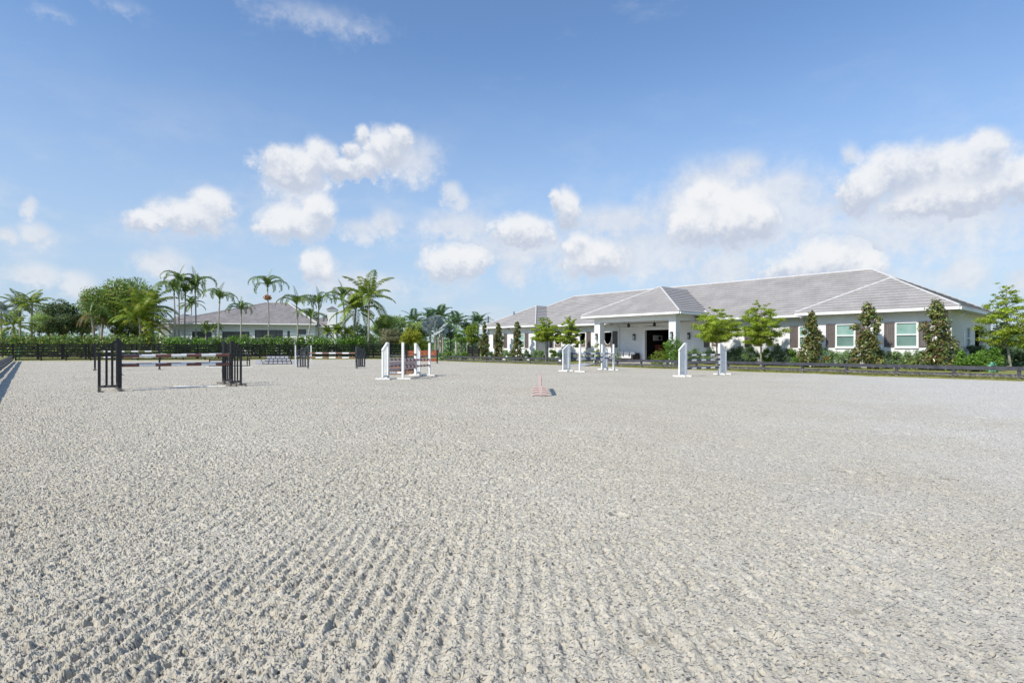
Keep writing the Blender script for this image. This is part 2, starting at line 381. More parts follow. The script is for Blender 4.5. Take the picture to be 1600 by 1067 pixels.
# the cumulus stand in the part of the sky over the horizon ahead; elsewhere the sky is clear
fade = nmath('MULTIPLY', nmap(nmath('ABSOLUTE', az), .92, 1.02, 1, 0), nmap(el, .60, .72, 1, 0))
alpha = nmath('MULTIPLY', alpha, fade)
mixc = N.new('ShaderNodeMix'); mixc.data_type = 'RGBA'
LK.new(alpha, mixc.inputs[0]); LK.new(ss.outputs[0], mixc.inputs[6]); LK.new(cs.outputs[0], mixc.inputs[7])
LK.new(mixc.outputs[2], bg.inputs['Color'])
bg2 = N.new('ShaderNodeBackground'); bg2.inputs['Strength'].default_value = SKY_STRENGTH; LK.new(ss.outputs[0], bg2.inputs['Color'])
region = nmath('MULTIPLY', nmath('LESS_THAN', nmath('ABSOLUTE', az), 1.03), nmath('MULTIPLY', nmath('LESS_THAN', el, .73), nmath('GREATER_THAN', el, -.02)))
mxs = N.new('ShaderNodeMixShader'); LK.new(region, mxs.inputs[0]); LK.new(bg2.outputs[0], mxs.inputs[1]); LK.new(bg.outputs[0], mxs.inputs[2])
LK.new(mxs.outputs[0], N['World Output'].inputs['Surface'])
w.cycles.sampling_method = 'NONE'

sc.view_settings.view_transform = 'Standard'; sc.view_settings.look = 'None'
EXPOSURE = .35
sc.view_settings.exposure = EXPOSURE; sc.view_settings.gamma = 1
CLOUD_SCALE.default_value = .95 / 2 ** EXPOSURE / SKY_STRENGTH
sc.cycles.max_bounces = 6; sc.cycles.diffuse_bounces = 3; sc.cycles.transparent_max_bounces = 8
sc.cycles.sample_clamp_indirect = 8

# ------------------------------------------------------------------ ground
G0 = .15                                              # lawn level above the footing
BLc = np.array([-57.5, 65.5]); TLc = np.array([-17.5, 78.0])
uL = np.array([-.647, .762]); uR = np.array([-.601, .799])
LN = BLc - uL * 108.0                                  # left long side runs back past the camera
RN = np.array([22.4, 24.9]) - uR * 46.0
ARENA = [LN, RN, TLc, BLc]                             # counter-clockwise

def offset_poly(P, d):
    out = []
    n = len(P)
    for i in range(n):
        a, b, c = P[i - 1], P[i], P[(i + 1) % n]
        e1 = (b - a) / np.linalg.norm(b - a); e2 = (c - b) / np.linalg.norm(c - b)
        n1 = np.array([e1[1], -e1[0]]); n2 = np.array([e2[1], -e2[0]])
        A = np.array([n1, n2]); out.append(np.linalg.solve(A, np.array([n1 @ b + d, n2 @ b + d])))
    return out
def dist_out(X, Y, P):
    d = np.full(X.shape, -1e9)
    for i in range(len(P)):
        a, b = P[i - 1], P[i]; e = (b - a) / np.linalg.norm(b - a)
        d = np.maximum(d, (X - a[0]) * e[1] - (Y - a[1]) * e[0])
    return d

def _h(ix, iy, seed):
    n = (ix.astype(np.int64) * 374761393 + iy.astype(np.int64) * 668265263 + seed * 1274126177) & 0x7fffffff
    n = ((n ^ (n >> 13)) * 1274126177) & 0x7fffffff
    n = ((n ^ (n >> 16)) * 2246822519) & 0x7fffffff
    return ((n ^ (n >> 15)) & 0xffffff) / float(0xffffff)
def vnoise(x, y, seed=0):
    ix = np.floor(x); iy = np.floor(y); fx = x - ix; fy = y - iy
    fx = fx * fx * fx * (fx * (fx * 6 - 15) + 10); fy = fy * fy * fy * (fy * (fy * 6 - 15) + 10)
    a = _h(ix, iy, seed); b = _h(ix + 1, iy, seed); c = _h(ix, iy + 1, seed); d = _h(ix + 1, iy + 1, seed)
    return a + (b - a) * fx + (c - a) * fy + (a - b - c + d) * fx * fy
def fbm(x, y, seed, octs=4):
    s = 0; a = .5; t = 0
    for o in range(octs):
        s = s + a * vnoise(x * 2 ** o + o * 17.3, y * 2 ** o - o * 9.1, seed + o); t += a; a *= .5
    return s / t
def worley(x, y, seed):
    ix = np.floor(x); iy = np.floor(y); best = np.full(x.shape, 9.0); hid = np.zeros(x.shape)
    for dx_ in (-1, 0, 1):
        for dy_ in (-1, 0, 1):
            cx = ix + dx_; cy = iy + dy_
            jx = cx + _h(cx, cy, seed); jy = cy + _h(cx, cy, seed + 5)
            d = (x - jx) ** 2 + (y - jy) ** 2
            k = d < best; best = np.where(k, d, best); hid = np.where(k, _h(cx, cy, seed + 9), hid)
    return np.sqrt(best), hid

# arena footing: lumpy, freshly harrowed sand and fibre, finer near where it is seen closest
nr, ncl = 1500, 1750
Yr = 1.3 * (95.0 / 1.3) ** (np.linspace(0, 1, nr)); SM = 1.35; Sr = np.linspace(-SM, SM, ncl)
X = (Yr[:, None] * Sr[None, :]).astype(np.float64); Y = np.repeat(Yr[:, None], ncl, 1)
jit = RNG.random(X.shape) - .5
X = X + jit * (Yr[:, None] * (Sr[1] - Sr[0])) * .6
wx = X + .030 * (fbm(X * 16, Y * 16, 31, 3) - .5) + .012 * (vnoise(X * 60, Y * 60, 35) - .5); wy = Y + .030 * (fbm(X * 16 + 40, Y * 16, 41, 3) - .5) + .012 * (vnoise(X * 60 + 9, Y * 60, 36) - .5)
rough_mask = np.clip(.5 + 1.6 * (fbm(X * .7, Y * .7, 3, 4) - .5), 0, 1)
left_mask = 1 / (1 + np.exp((X - .4 - .05 * Y) * 1.1))                 # the last harrow pass ran along the left side
billow = lambda sc_, sd_: np.abs(2 * vnoise(wx / sc_ + sd_, wy / sc_ - sd_, sd_) - 1)       # rounded crumbs parted by sharp creases
d1, h1 = worley(wx / .040, wy / .040, 11)
clod = np.clip(1 - (d1 * 1.35) ** 2, 0, 1) * np.clip(h1 * 2.2 - .9, 0, 1)                     # scattered lumps
amp = .32 + .32 * rough_mask + .56 * left_mask
Hh = amp * (.003 * billow(.070, 3) + .009 * billow(.024, 7) + .009 * billow(.012, 12) + .011 * clod) + .022 * (fbm(X * 2.2, Y * 2.2, 61, 4) - .5) + .05 * (fbm(X * .35, Y * .35, 71, 3) - .5)
Hh += .010 * (fbm(X * 34, Y * 34, 81, 3) - .5)
pits = np.clip((vnoise(wx / .034 + 50, wy / .034, 91) - .70) * 5, 0, 1); Hh -= .020 * pits * amp
gx = (X + .12 * (fbm(X * .8, Y * .5, 5, 3) - .5) + .035 * (fbm(X * 5, Y * 3, 6, 2) - .5))
groove = np.exp(-((X + 1.5) / 1.5) ** 2) * np.exp(-((Y - 2.3) / 2.6) ** 2) + .3 * np.exp(-((X - .6) / .9) ** 2) * np.exp(-((Y - 2.2) / 1.6) ** 2)
Hh += .010 * groove * (.15 + 1.7 * fbm(X * 2.2, Y * 1.2, 15, 3)) * np.sin(gx * 2 * math.pi / .098)
# hoof prints
hr = np.random.default_rng(19)
for k in range(110):
    yy = 2.4 * (34 / 2.4) ** hr.random(); s_ = hr.uniform(-1, 1); xx = yy * s_ * 1.0; r0 = hr.uniform(.04, .07); dep = hr.uniform(.008, .022)
    i0, i1 = np.searchsorted(Yr, [yy - .4, yy + .4]); j0, j1 = np.searchsorted(Sr, [(xx - .4) / yy - .02, (xx + .4) / yy + .02])
    if i1 <= i0 or j1 <= j0: continue
    an = hr.uniform(-.6, .6); ux = X[i0:i1, j0:j1] - xx; uy_ = Y[i0:i1, j0:j1] - yy
    a_ = ux * math.cos(an) + uy_ * math.sin(an); b_ = -ux * math.sin(an) + uy_ * math.cos(an)
    rr = np.sqrt((a_ / 1.0) ** 2 + (b_ / 1.25) ** 2) / r0
    Hh[i0:i1, j0:j1] += -dep * np.exp(-(rr ** 2) * .9) + dep * .45 * np.exp(-((rr - 1.5) ** 2) * 4)
hmean = float(Hh.mean()); edge = np.clip((np.abs(Sr) / SM - .975) / .02, 0, 1)[None, :]; edge = np.maximum(edge, np.clip((1.4 - Yr) / .08, 0, 1)[:, None]); Hh = Hh * (1 - edge) + hmean * edge
do = dist_out(X, Y, ARENA)
Hh = Hh - .018 - np.clip((do + .15 + .25 * (fbm(X * 1.3, Y * 1.3, 77, 2) - .5)) * .25, 0, .35)
V = np.stack([X, Y, Hh], -1).reshape(-1, 3)
ii = np.arange(nr * ncl).reshape(nr, ncl)
Q = np.stack([ii[:-1, :-1], ii[:-1, 1:], ii[1:, 1:], ii[1:, :-1]], -1).reshape(-1, 4)
keep = (do[:-1, :-1] < 1.6).reshape(-1); Q = Q[keep]
zf = hmean - .018                                      # the rest of the footing beside and behind the viewer
rest = [(-9, -20), (52, -20), (52, 1.3), (1.3 * SM, 1.3), (-1.3 * SM, 1.3), (-9, 1.3), (52, 52 / SM), (-9, 9 / SM)]
nb = len(V); V = np.concatenate([V, np.array([[p[0], p[1], zf] for p in rest])])
Q = np.concatenate([Q, np.array([[nb, nb + 1, nb + 2, nb + 5], [nb + 3, nb + 2, nb + 6, nb + 6], [nb + 4, nb + 7, nb + 5, nb + 5]])[:1]])
V = np.concatenate([V, np.array([[1.3 * SM, 1.3, zf], [52, 1.3, zf], [52, 30, zf], [52, 52 / SM, zf], [-1.3 * SM, 1.3, zf], [-9, 9 / SM, zf], [-9, 4, zf], [-9, 1.3, zf]])])
Q = np.concatenate([Q, np.array([[nb + 8, nb + 9, nb + 10, nb + 11], [nb + 12, nb + 13, nb + 14, nb + 15]])])
m, snt, sb = new_mat('arena_footing')
SN = snt.nodes; SL = snt.links
tcs = SN.new('ShaderNodeTexCoord')
def snoise(scale, det=4, ro=.6, off=(0, 0, 0)):
    mp_ = SN.new('ShaderNodeMapping'); mp_.inputs['Location'].default_value = off; SL.new(tcs.outputs['Object'], mp_.inputs[0])
    n = SN.new('ShaderNodeTexNoise'); n.inputs['Scale'].default_value = scale; n.inputs['Detail'].default_value = det; n.inputs['Roughness'].default_value = ro
    SL.new(mp_.outputs[0], n.inputs['Vector']); return n.outputs['Fac']
def sramp(f, p0, p1, c0, c1):
    r = SN.new('ShaderNodeValToRGB'); r.color_ramp.elements[0].position = p0; r.color_ramp.elements[1].position = p1
    r.color_ramp.elements[0].color = list(c0) + [1]; r.color_ramp.elements[1].color = list(c1) + [1]; SL.new(f, r.inputs[0]); return r.outputs[0]
def smix(f, a, b, mode='MIX'):
    x = SN.new('ShaderNodeMix'); x.data_type = 'RGBA'; x.blend_type = mode
    if isinstance(f, bpy.types.NodeSocket): SL.new(f, x.inputs[0])
    else: x.inputs[0].default_value = f
    for i, c in ((6, a), (7, b)):
        if isinstance(c, bpy.types.NodeSocket): SL.new(c, x.inputs[i])
        else: x.inputs[i].default_value = list(c) + [1]
    return x.outputs[2]
sand_a = sramp(snoise(.28, 5), .35, .65, (.46, .412, .312), (.56, .515, .415))     # damp beige to dry pale patches
grainy = smix(.55, sand_a, sramp(snoise(9, 6, .7), .3, .7, (.395, .357, .278), (.645, .596, .498)))
bluish = smix(sramp(snoise(14, 4, .6, (4, 4, 0)), .62, .72, (0, 0, 0), (.45, .45, .45)), grainy, (.44, .43, .42))
warm = smix(sramp(snoise(11, 4, .6, (9, 1, 0)), .64, .74, (0, 0, 0), (.45, .45, .45)), bluish, (.56, .44, .30))
def shreds(scale, rot, dens, size):
    mp_ = SN.new('ShaderNodeMapping'); mp_.inputs['Rotation'].default_value = (0, 0, rot); mp_.inputs['Scale'].default_value = (scale, scale * 2.6, scale); SL.new(tcs.outputs['Object'], mp_.inputs[0])
    wn = SN.new('ShaderNodeTexNoise'); wn.inputs['Scale'].default_value = 1.2; SL.new(mp_.outputs[0], wn.inputs['Vector'])
    ad = SN.new('ShaderNodeVectorMath'); ad.operation = 'ADD'; SL.new(mp_.outputs[0], ad.inputs[0]); SL.new(wn.outputs['Color'], ad.inputs[1])
    vo = SN.new('ShaderNodeTexVoronoi'); vo.inputs['Scale'].default_value = 1.0; vo.voronoi_dimensions = '2D'; SL.new(ad.outputs[0], vo.inputs['Vector'])
    a_ = sramp(vo.outputs['Distance'], size * .6, size, (1, 1, 1), (0, 0, 0)); sp = SN.new('ShaderNodeSeparateColor'); SL.new(vo.outputs['Color'], sp.inputs[0])
    b_ = sramp(sp.outputs[0], dens - .02, dens, (1, 1, 1), (0, 0, 0)); mm = SN.new('ShaderNodeMath'); mm.operation = 'MULTIPLY'; SL.new(a_, mm.inputs[0]); SL.new(b_, mm.inputs[1]); return mm.outputs[0]
sxs = SN.new('ShaderNodeSeparateXYZ'); SL.new(tcs.outputs['Object'], sxs.inputs[0])
def smath(op, a, b):
    n = SN.new('ShaderNodeMath'); n.operation = op
    for i, x in enumerate((a, b)):
        if isinstance(x, bpy.types.NodeSocket): SL.new(x, n.inputs[i])
        else: n.inputs[i].default_value = x
    return n.outputs[0]
palef = smath('ADD', smath('SUBTRACT', smath('MULTIPLY', sxs.outputs[0], .11), smath('MULTIPLY', sxs.outputs[1], .045)), smath('MULTIPLY', smath('SUBTRACT', snoise(.45, 5, .6, (5, 2, 0)), .5), 1.4))
warm = smix(sramp(palef, .0, .75, (0, 0, 0), (.55, .55, .55)), warm, (.60, .585, .55))             # sand colour grows paler to the near right, broken up by noise
warm = smix(sramp(snoise(3.2, 5, .72, (7, 3, 0)), .615, .69, (0, 0, 0), (.7, .7, .7)), warm, (.26, .23, .175))   # damp trodden patches
f1 = smix(shreds(20, .5, .33, .28), warm, (.13, .125, .12))                      # shreds of grey fibre worked into the sand
fin = smix(shreds(33, -.7, .38, .28), f1, (.17, .165, .165))
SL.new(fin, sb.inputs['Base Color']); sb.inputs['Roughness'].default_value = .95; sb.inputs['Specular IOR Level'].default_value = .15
bp = SN.new('ShaderNodeBump'); bp.inputs['Strength'].default_value = .7; bp.inputs['Distance'].default_value = .012
SL.new(snoise(95, 6, .7), bp.inputs['Height']); SL.new(bp.outputs[0], sb.inputs['Normal'])
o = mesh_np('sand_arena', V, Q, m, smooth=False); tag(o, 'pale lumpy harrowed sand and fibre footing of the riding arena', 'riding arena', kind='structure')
del X, Y, Hh, V, Q, d1, h1, wx, wy, clod

m, lnt, lb = new_mat('lawn_turf')
SN = lnt.nodes; SL = lnt.links; tcs = SN.new('ShaderNodeTexCoord')
g1 = sramp(snoise(1.6, 6, .7), .3, .7, (.20, .235, .055), (.40, .39, .13))
g2 = smix(sramp(snoise(.22, 4, .6, (3, 3, 0)), .45, .62, (0, 0, 0), (.6, .6, .6)), g1, (.48, .43, .20))
g3 = smix(sramp(snoise(28, 4, .7), .3, .7, (0, 0, 0), (.5, .5, .5)), g2, (.17, .20, .05))
SL.new(g3, lb.inputs['Base Color']); lb.inputs['Roughness'].default_value = .9; lb.inputs['Specular IOR Level'].default_value = .1
bp = SN.new('ShaderNodeBump'); bp.inputs['Strength'].default_value = 1; bp.inputs['Distance'].default_value = .05
SL.new(snoise(45, 4, .7), bp.inputs['Height']); SL.new(bp.outputs[0], lb.inputs['Normal'])
mb = MB(); rings = [(offset_poly(ARENA, -.02), -.06), (offset_poly(ARENA, .22), .012), (offset_poly(ARENA, 2.2), G0), (offset_poly(ARENA, 1400), G0)]
for (p, z), (q_, z2) in zip(rings[:-1], rings[1:]):
    for i in range(4):
        a, b, c, d = p[i - 1], p[i], q_[i], q_[i - 1]
        mb.face([(a[0], a[1], z), (d[0], d[1], z2), (c[0], c[1], z2), (b[0], b[1], z)])
o = mb.build('lawn', m); tag(o, 'sunlit short lawn around the riding arena', 'lawn', kind='structure')

# ------------------------------------------------------------------ fences
def along(P, s):
    """point at distance s along a polyline"""
    for a, b in zip(P[:-1], P[1:]):
        L = np.linalg.norm(b - a)
        if s <= L or b is P[-1]: return a + (b - a) * (s / L)
        s -= L
def fence(name, label, cat, P, gz, rails, spacing, post, ph, m_, side, group=None, rail_t=.04, rail_mat=None):
    P = [np.array(p, float) for p in P]
    r = thing(name, label, cat, (P[0][0], P[0][1], gz), 0, group)
    segs = []
    for a, b in zip(P[:-1], P[1:]):
        L = np.linalg.norm(b - a); n = max(1, round(L / spacing)); e = (b - a) / L
        ts = np.linspace(0, L, n + 1); segs.append((a, e, ts))
    first = True
    for a, e, ts in segs:
        for k, t in enumerate(ts):
            if not first and k == 0: continue
            c = a + e * t; mb = MB(); nn = np.array([e[1], -e[0]])
            jz = RNG.uniform(-.012, .012)
            q4 = [c + e * sx_ * post / 2 + nn * sy_ * post / 2 for sx_, sy_ in ((-1, -1), (1, -1), (1, 1), (-1, 1))]
            mb.hexa([(p[0], p[1], gz - .15) for p in q4] + [(p[0], p[1], gz + ph + jz) for p in q4])
            mb.build('post', m_, r)
        first = False
    for (z0, z1) in rails:
        mb = MB()
        for a, e, ts in segs:
            nn = np.array([e[1], -e[0]]) * side
            for t0, t1 in zip(ts[:-1], ts[1:]):
                off = nn * (post / 2 + rail_t / 2 + .003)
                p = a + e * (t0 + .004) + off; q_ = a + e * (t1 - .004) + off
                j0, j1 = RNG.uniform(-.008, .008, 2); zm = (z0 + z1) / 2 + gz
                mb.bar((p[0], p[1], zm + j0), (q_[0], q_[1], zm + j1), rail_t, z1 - z0)
        mb.build('rail', rail_mat or m_, r)
    return r
LOW = [(.41, .585), (.12, .25)]
def lineR(px):
    """point on the right edge of the arena seen at this pixel column"""
    k = (px - 800) / F; a = np.array([22.4, 24.9]); t = (a[0] - k * a[1]) / (k * uR[1] - uR[0]); return a + uR * t
nR = np.array([uR[1], -uR[0]])
offR = nR * .35
fence('rail_fence', 'low two rail fence before the left barn wing, ending at the path gap', 'fence', [lineR(878) + offR, lineR(700) + offR, TLc + np.array([.3, .3])], .02, LOW, 2.4, .11, .60, M['rail'], -1, 'low arena fences')
fence('rail_fence', 'low two rail fence along the barn lawn right of the path gap', 'fence', [RN + uR * 20 + offR, lineR(925.5) + offR], .02, LOW, 2.4, .12, .60, M['rail'], -1, 'low arena fences')
nF = np.array([-(TLc - BLc)[1], (TLc - BLc)[0]]); nF = nF / np.linalg.norm(nF)
fence('rail_fence', 'low two rail black fence at the foot of the tall board fence', 'fence', [BLc + nF * .3 + np.array([.2, 0]), TLc + nF * .3], .02, [(.40, .56), (.08, .22)], 2.4, .11, .58, M['black'], -1, 'low arena fences')
nL = np.array([-uL[1], -uL[0]])
fence('rail_fence', 'low grey fence at the left edge casting two shadow bands on sand', 'fence', [BLc - uL * 4.2 + nL * .0, BLc - uL * 100], 0, [(.44, .68), (.07, .30)], 2.4, .11, .66, M['railgrey'], -1, 'low arena fences')
# tall board fence beyond the far end
FT0 = BLc + nF * 2.6 + np.array([-30, -10.4]); FT1 = BLc + nF * 2.6
dF = (TLc - BLc) / np.linalg.norm(TLc - BLc)
def lineF(px, off):
    k = (px - 800) / F; a = BLc + nF * off; t = (a[0] - k * a[1]) / (k * dF[1] - dF[0]); return a + dF * t
TALL = [(.42, .60), (.74, .94), (1.08, 1.28), (1.41, 1.60), (1.70, 1.83)]
fence('board_fence', 'tall five board black fence behind the far end of the arena before the palms', 'fence', [lineF(-60, 2.6), lineF(638, 2.6)], G0, TALL, 2.5, .15, 1.86, M['black'], 1, 'tall board fences')
# darker paddock fences close behind it
fence('board_fence', 'second black board fence seen through the tall fence below the spreading ficus', 'fence', [lineF(60, 7.5), lineF(250, 7.5)], G0, TALL, 2.8, .15, 1.80, M['black'], 1, 'tall board fences')
# end post panel with a white plate at the gap
p = lineR(872) + offR
r = thing('gate_panel', 'short dark panel carrying a small white plate at the left end of the path gap', 'gate panel', (p[0], p[1], 0))
e = uR; mb = MB(); a = lineR(876) + offR - nR * .12; b = lineR(868.5) + offR - nR * .12
mb.bar((a[0], a[1], .36), (b[0], b[1], .36), .05, .52); mb.build('board', M['rail'], r)
a2 = a + (b - a) * .25 - nR * .03; b2 = a + (b - a) * .75 - nR * .03
mb = MB(); mb.bar((a2[0], a2[1], .38), (b2[0], b2[1], .38), .012, .12); mb.build('plate', M['white'], r)
# path through the gap to the porch
def ribbon(P, Wd, z, name, m_, label, cat):
    mb = MB(); L_ = []; R_ = []
    for i, p in enumerate(P):
        d = P[min(i + 1, len(P) - 1)] - P[max(i - 1, 0)]; d = d / np.linalg.norm(d); n_ = np.array([-d[1], d[0]])
        L_.append(p + n_ * Wd / 2); R_.append(p - n_ * Wd / 2)
    for i in range(len(P) - 1):
        mb.face([(R_[i][0], R_[i][1], z[i]), (R_[i + 1][0], R_[i + 1][1], z[i + 1]), (L_[i + 1][0], L_[i + 1][1], z[i + 1]), (L_[i][0], L_[i][1], z[i])])
    o = mb.build(name, m_); return tag(o, label, cat, kind='structure')

# ------------------------------------------------------------------ barn
KB = 1.15
bu = np.array([-.669, .743]); bv = np.array([.743, .669]); BP0 = np.array([22.9, 29.1])
def B(a, b, h):
    p = (BP0 + a * bu + b * bv) * KB
    return np.array([p[0], p[1], H + h * KB])
HG = (G0 - H) / KB                                   # the lawn in barn height units
def frontY(px, b):
    r = np.array([(px - 800) / F, 1.]); return (b + bv @ BP0) / (bv @ r) * KB
def bbox(mb, a0, a1, b0, b1, h0, h1, mi=0):
    mb.hexa([B(a1, b0, h0), B(a0, b0, h0), B(a0, b1, h0), B(a1, b1, h0), B(a1, b0, h1), B(a0, b0, h1), B(a0, b1, h1), B(a1, b1, h1)], mi)

def tile_plane(mb, poly, expo, lift=.045):
    """roof plane laid in overlapping courses; poly is a world polygon, its lowest edge is the eave"""
    P = [np.array(p, float) for p in poly]
    n = np.zeros(3)
    for i in range(len(P)): n += np.cross(P[i], P[(i + 1) % len(P)])
    n /= np.linalg.norm(n)
    if n[2] < 0: n = -n; P = P[::-1]
    s = np.cross(np.array([0, 0, 1.]), n); s /= np.linalg.norm(s); t = np.cross(n, s)
    o = min(P, key=lambda p: p @ t)
    T = [((p - o) @ s, (p - o) @ t) for p in P]
    def clip(pl, k, keep_ge):
        out = []
        for i in range(len(pl)):
            p, q_ = pl[i - 1], pl[i]
            ip = (p[1] >= k - 1e-9) if keep_ge else (p[1] <= k + 1e-9); iq = (q_[1] >= k - 1e-9) if keep_ge else (q_[1] <= k + 1e-9)
            if ip != iq:
                f_ = (k - p[1]) / (q_[1] - p[1]); out.append((p[0] + (q_[0] - p[0]) * f_, k))
            if iq: out.append(q_)
        return out
    tm = max(p[1] for p in T); k = 0
    while k * expo < tm - 1e-3:
        c = clip(clip(T, k * expo, True), (k + 1) * expo, False)
        if len(c) >= 3:
            W3 = [o + s * x + t * y + n * lift * (1 - (y - k * expo) / expo + .08) for x, y in c]
            mb.face(W3, 0, [(x + 500, y + 500 * expo) for x, y in c])
            lo = [x for x, y in c if abs(y - k * expo) < 1e-6]
            if len(lo) >= 2:
                x0, x1 = min(lo), max(lo); y = k * expo
                A_, B_ = o + s * x0 + t * y, o + s * x1 + t * y
                mb.face([A_ - n * .005, B_ - n * .005, B_ + n * lift * 1.08, A_ + n * lift * 1.08], 0, [(x0 + 500, y + 500 * expo + .02), (x1 + 500, y + 500 * expo + .02), (x1 + 500, y + 500 * expo + .03), (x0 + 500, y + 500 * expo + .03)])
        k += 1

def wall_holes(mb, org, e, length, z0, z1, thick, holes, inward):
    """wall face along e from org with real openings; holes are (s0, s1, za, zb)"""
    ss_ = sorted(set([0, length] + [h for q_ in holes for h in q_[:2]])); zz = sorted(set([z0, z1] + [h for q_ in holes for h in q_[2:4]]))
    P = lambda s_, z, d: (org[0] + e[0] * s_ + inward[0] * d, org[1] + e[1] * s_ + inward[1] * d, z)
    for i in range(len(ss_) - 1):
        for j in range(len(zz) - 1):
            sm, zm = (ss_[i] + ss_[i + 1]) / 2, (zz[j] + zz[j + 1]) / 2
            if any(h[0] < sm < h[1] and h[2] < zm < h[3] for h in holes): continue
            for d in (0, thick):
                mb.face([P(ss_[i], zz[j], d), P(ss_[i + 1], zz[j], d), P(ss_[i + 1], zz[j + 1], d), P(ss_[i], zz[j + 1], d)])
    for (s0, s1, za, zb) in list(holes) + [(0, length, z0, z1)]:
        for (p, q_) in (((s0, za), (s1, za)), ((s1, za), (s1, zb)), ((s1, zb), (s0, zb)), ((s0, zb), (s0, za))):
            mb.face([P(p[0], p[1], 0), P(q_[0], q_[1], 0), P(q_[0], q_[1], thick), P(p[0], p[1], thick)])

br = thing('barn', 'long white stucco barn with grey tiled hip roof and a columned porch', 'barn', B(19.5, 6, HG))
hE = 2.2; S = .52; WW = 8.1; TA = 39.1; hw = WW / 2
apxR = (hw, hw, hE + S * hw); jR = (hw, hw + 1.5, hE + S * hw); rR = (6.1, 7.6, hE + S * 6.1)
mir = lambda p: (TA - p[0], p[1], p[2])
roofs = [
    [(0, 0, hE), (WW, 0, hE), apxR],
    [(WW, 0, hE), (WW, 1.5, hE), jR, apxR],
    [(0, 13.7, hE), (0, 0, hE), apxR, jR, rR],
    [(WW, 1.5, hE), (TA - WW, 1.5, hE), mir(jR), mir(rR), rR, jR],
    [mir((0, 0, hE)), mir(apxR), mir((WW, 0, hE))],
    [mir((WW, 0, hE)), mir(apxR), mir(jR), mir((WW, 1.5, hE))],
    [mir((0, 13.7, hE)), mir(rR), mir(jR), mir(apxR), mir((0, 0, hE))],
    [(0, 13.7, hE), rR, mir(rR), mir((0, 13.7, hE))],
]
hP = 2.6; pa0, pa1, pb = 15.1, 24.0, -1.7; pc = (pa0 + pa1) / 2; phw = (pa1 - pa0) / 2; hA = hP + S * phw
bi = 1.5 + (hP - hE) / S; br_ = 1.5 + (hA - hE) / S
apP = (pc, pb + phw, hA); enP = (pc, br_, hA)
porch = [[(pa0, pb, hP), (pa1, pb, hP), apP], [(pa0, bi, hP), (pa0, pb, hP), apP, enP], [(pa1, pb, hP), (pa1, bi, hP), enP, apP]]
mb = MB()
for R_ in roofs: tile_plane(mb, [B(*p) for p in R_], .45, .055)
roof = mb.build('roof', M['tile'], br, uv=True)
mb = MB()
for R_ in porch: tile_plane(mb, [B(*(p[0], p[1], p[2] + .01)) for p in R_], .45, .055)
proof = mb.build('porch_roof', M['tile'], br, uv=True)
def cap(mb, p, q_, r_=.068):
    P_ = B(*p) + np.array([0, 0, .05]); Q_ = B(*q_) + np.array([0, 0, .05]); n_ = max(2, int(np.linalg.norm(Q_ - P_) / .38))
    for i in range(n_):
        a = P_ + (Q_ - P_) * (i / n_); b = P_ + (Q_ - P_) * ((i + 1.06) / n_)
        mb.tube([a, b], [r_ * 1.08, r_ * .94], 8)
mb = MB()
for p, q_ in ((rR, mir(rR)), ((0, 0, hE), apxR), ((WW, 0, hE), apxR), (apxR, jR), (jR, rR), ((0, 13.7, hE), rR)):
    cap(mb, p, q_)
    if q_ != mir(rR): cap(mb, mir(p), mir(q_))
mb.build('ridge_cap', M['cap'], roof)
mb = MB()
for p, q_ in (((pa0, pb, hP), apP), ((pa1, pb, hP), apP), (apP, enP)): cap(mb, p, q_)
mb.build('ridge_cap', M['cap'], proof)
# fascia boards with gutters, soffits
mb = MB(); sf = MB()
def eave(p, q_, outn, hh, depth=.6, wallshift=True):
    """p, q_ in (a, b); outn outward normal in (a, b)"""
    p = np.array(p, float); q_ = np.array(q_, float); outn = np.array(outn, float); e = (q_ - p) / np.linalg.norm(q_ - p)
    A_ = p - e * 0; B_ = q_
    def L(pt, d, h): w_ = pt + outn * d; return B(w_[0], w_[1], h)
    fc = [L(A_, -.03, hh - .17), L(B_, -.03, hh - .17), L(B_, .07, hh - .17), L(A_, .07, hh - .17), L(A_, -.03, hh - .015), L(B_, -.03, hh - .015), L(B_, .07, hh - .015), L(A_, .07, hh - .015)]
    mb.hexa(fc)
    sf.hexa([L(A_ , -.035, hh - .16), L(B_, -.035, hh - .16), L(B_, -depth - .1, hh - .16), L(A_, -depth - .1, hh - .16), L(A_, -.035, hh - .13), L(B_, -.035, hh - .13), L(B_, -depth - .1, hh - .13), L(A_, -depth - .1, hh - .13)])
eave((.0, 0), (WW, 0), (0, -1), hE); eave((TA - WW, 0), (TA, 0), (0, -1), hE)
eave((0, 13.7), (0, .07), (-1, 0), hE); eave((TA, .07), (TA, 13.7), (1, 0), hE)
eave((WW, .07), (WW, 1.43), (1, 0), hE); eave((TA - WW, 1.43), (TA - WW, .07), (-1, 0), hE)
eave((WW + .07, 1.5), (pa0 + .3, 1.5), (0, -1), hE); eave((pa1 - .3, 1.5), (TA - WW - .07, 1.5), (0, -1), hE)
eave((TA, 13.7), (0, 13.7), (0, 1), hE)
mb.build('gutter', M['trim'], roof); sf.build('soffit', M['soffit'], roof)
mb = MB(); sf = MB()
eave((pa0, pb), (pa1, pb), (0, -1), hP, .55); eave((pa0, bi), (pa0, pb + .07), (-1, 0), hP, .55); eave((pa1, pb + .07), (pa1, bi), (1, 0), hP, .55)
mb.build('gutter', M['trim'], proof); sf.build('soffit', M['soffit'], proof)

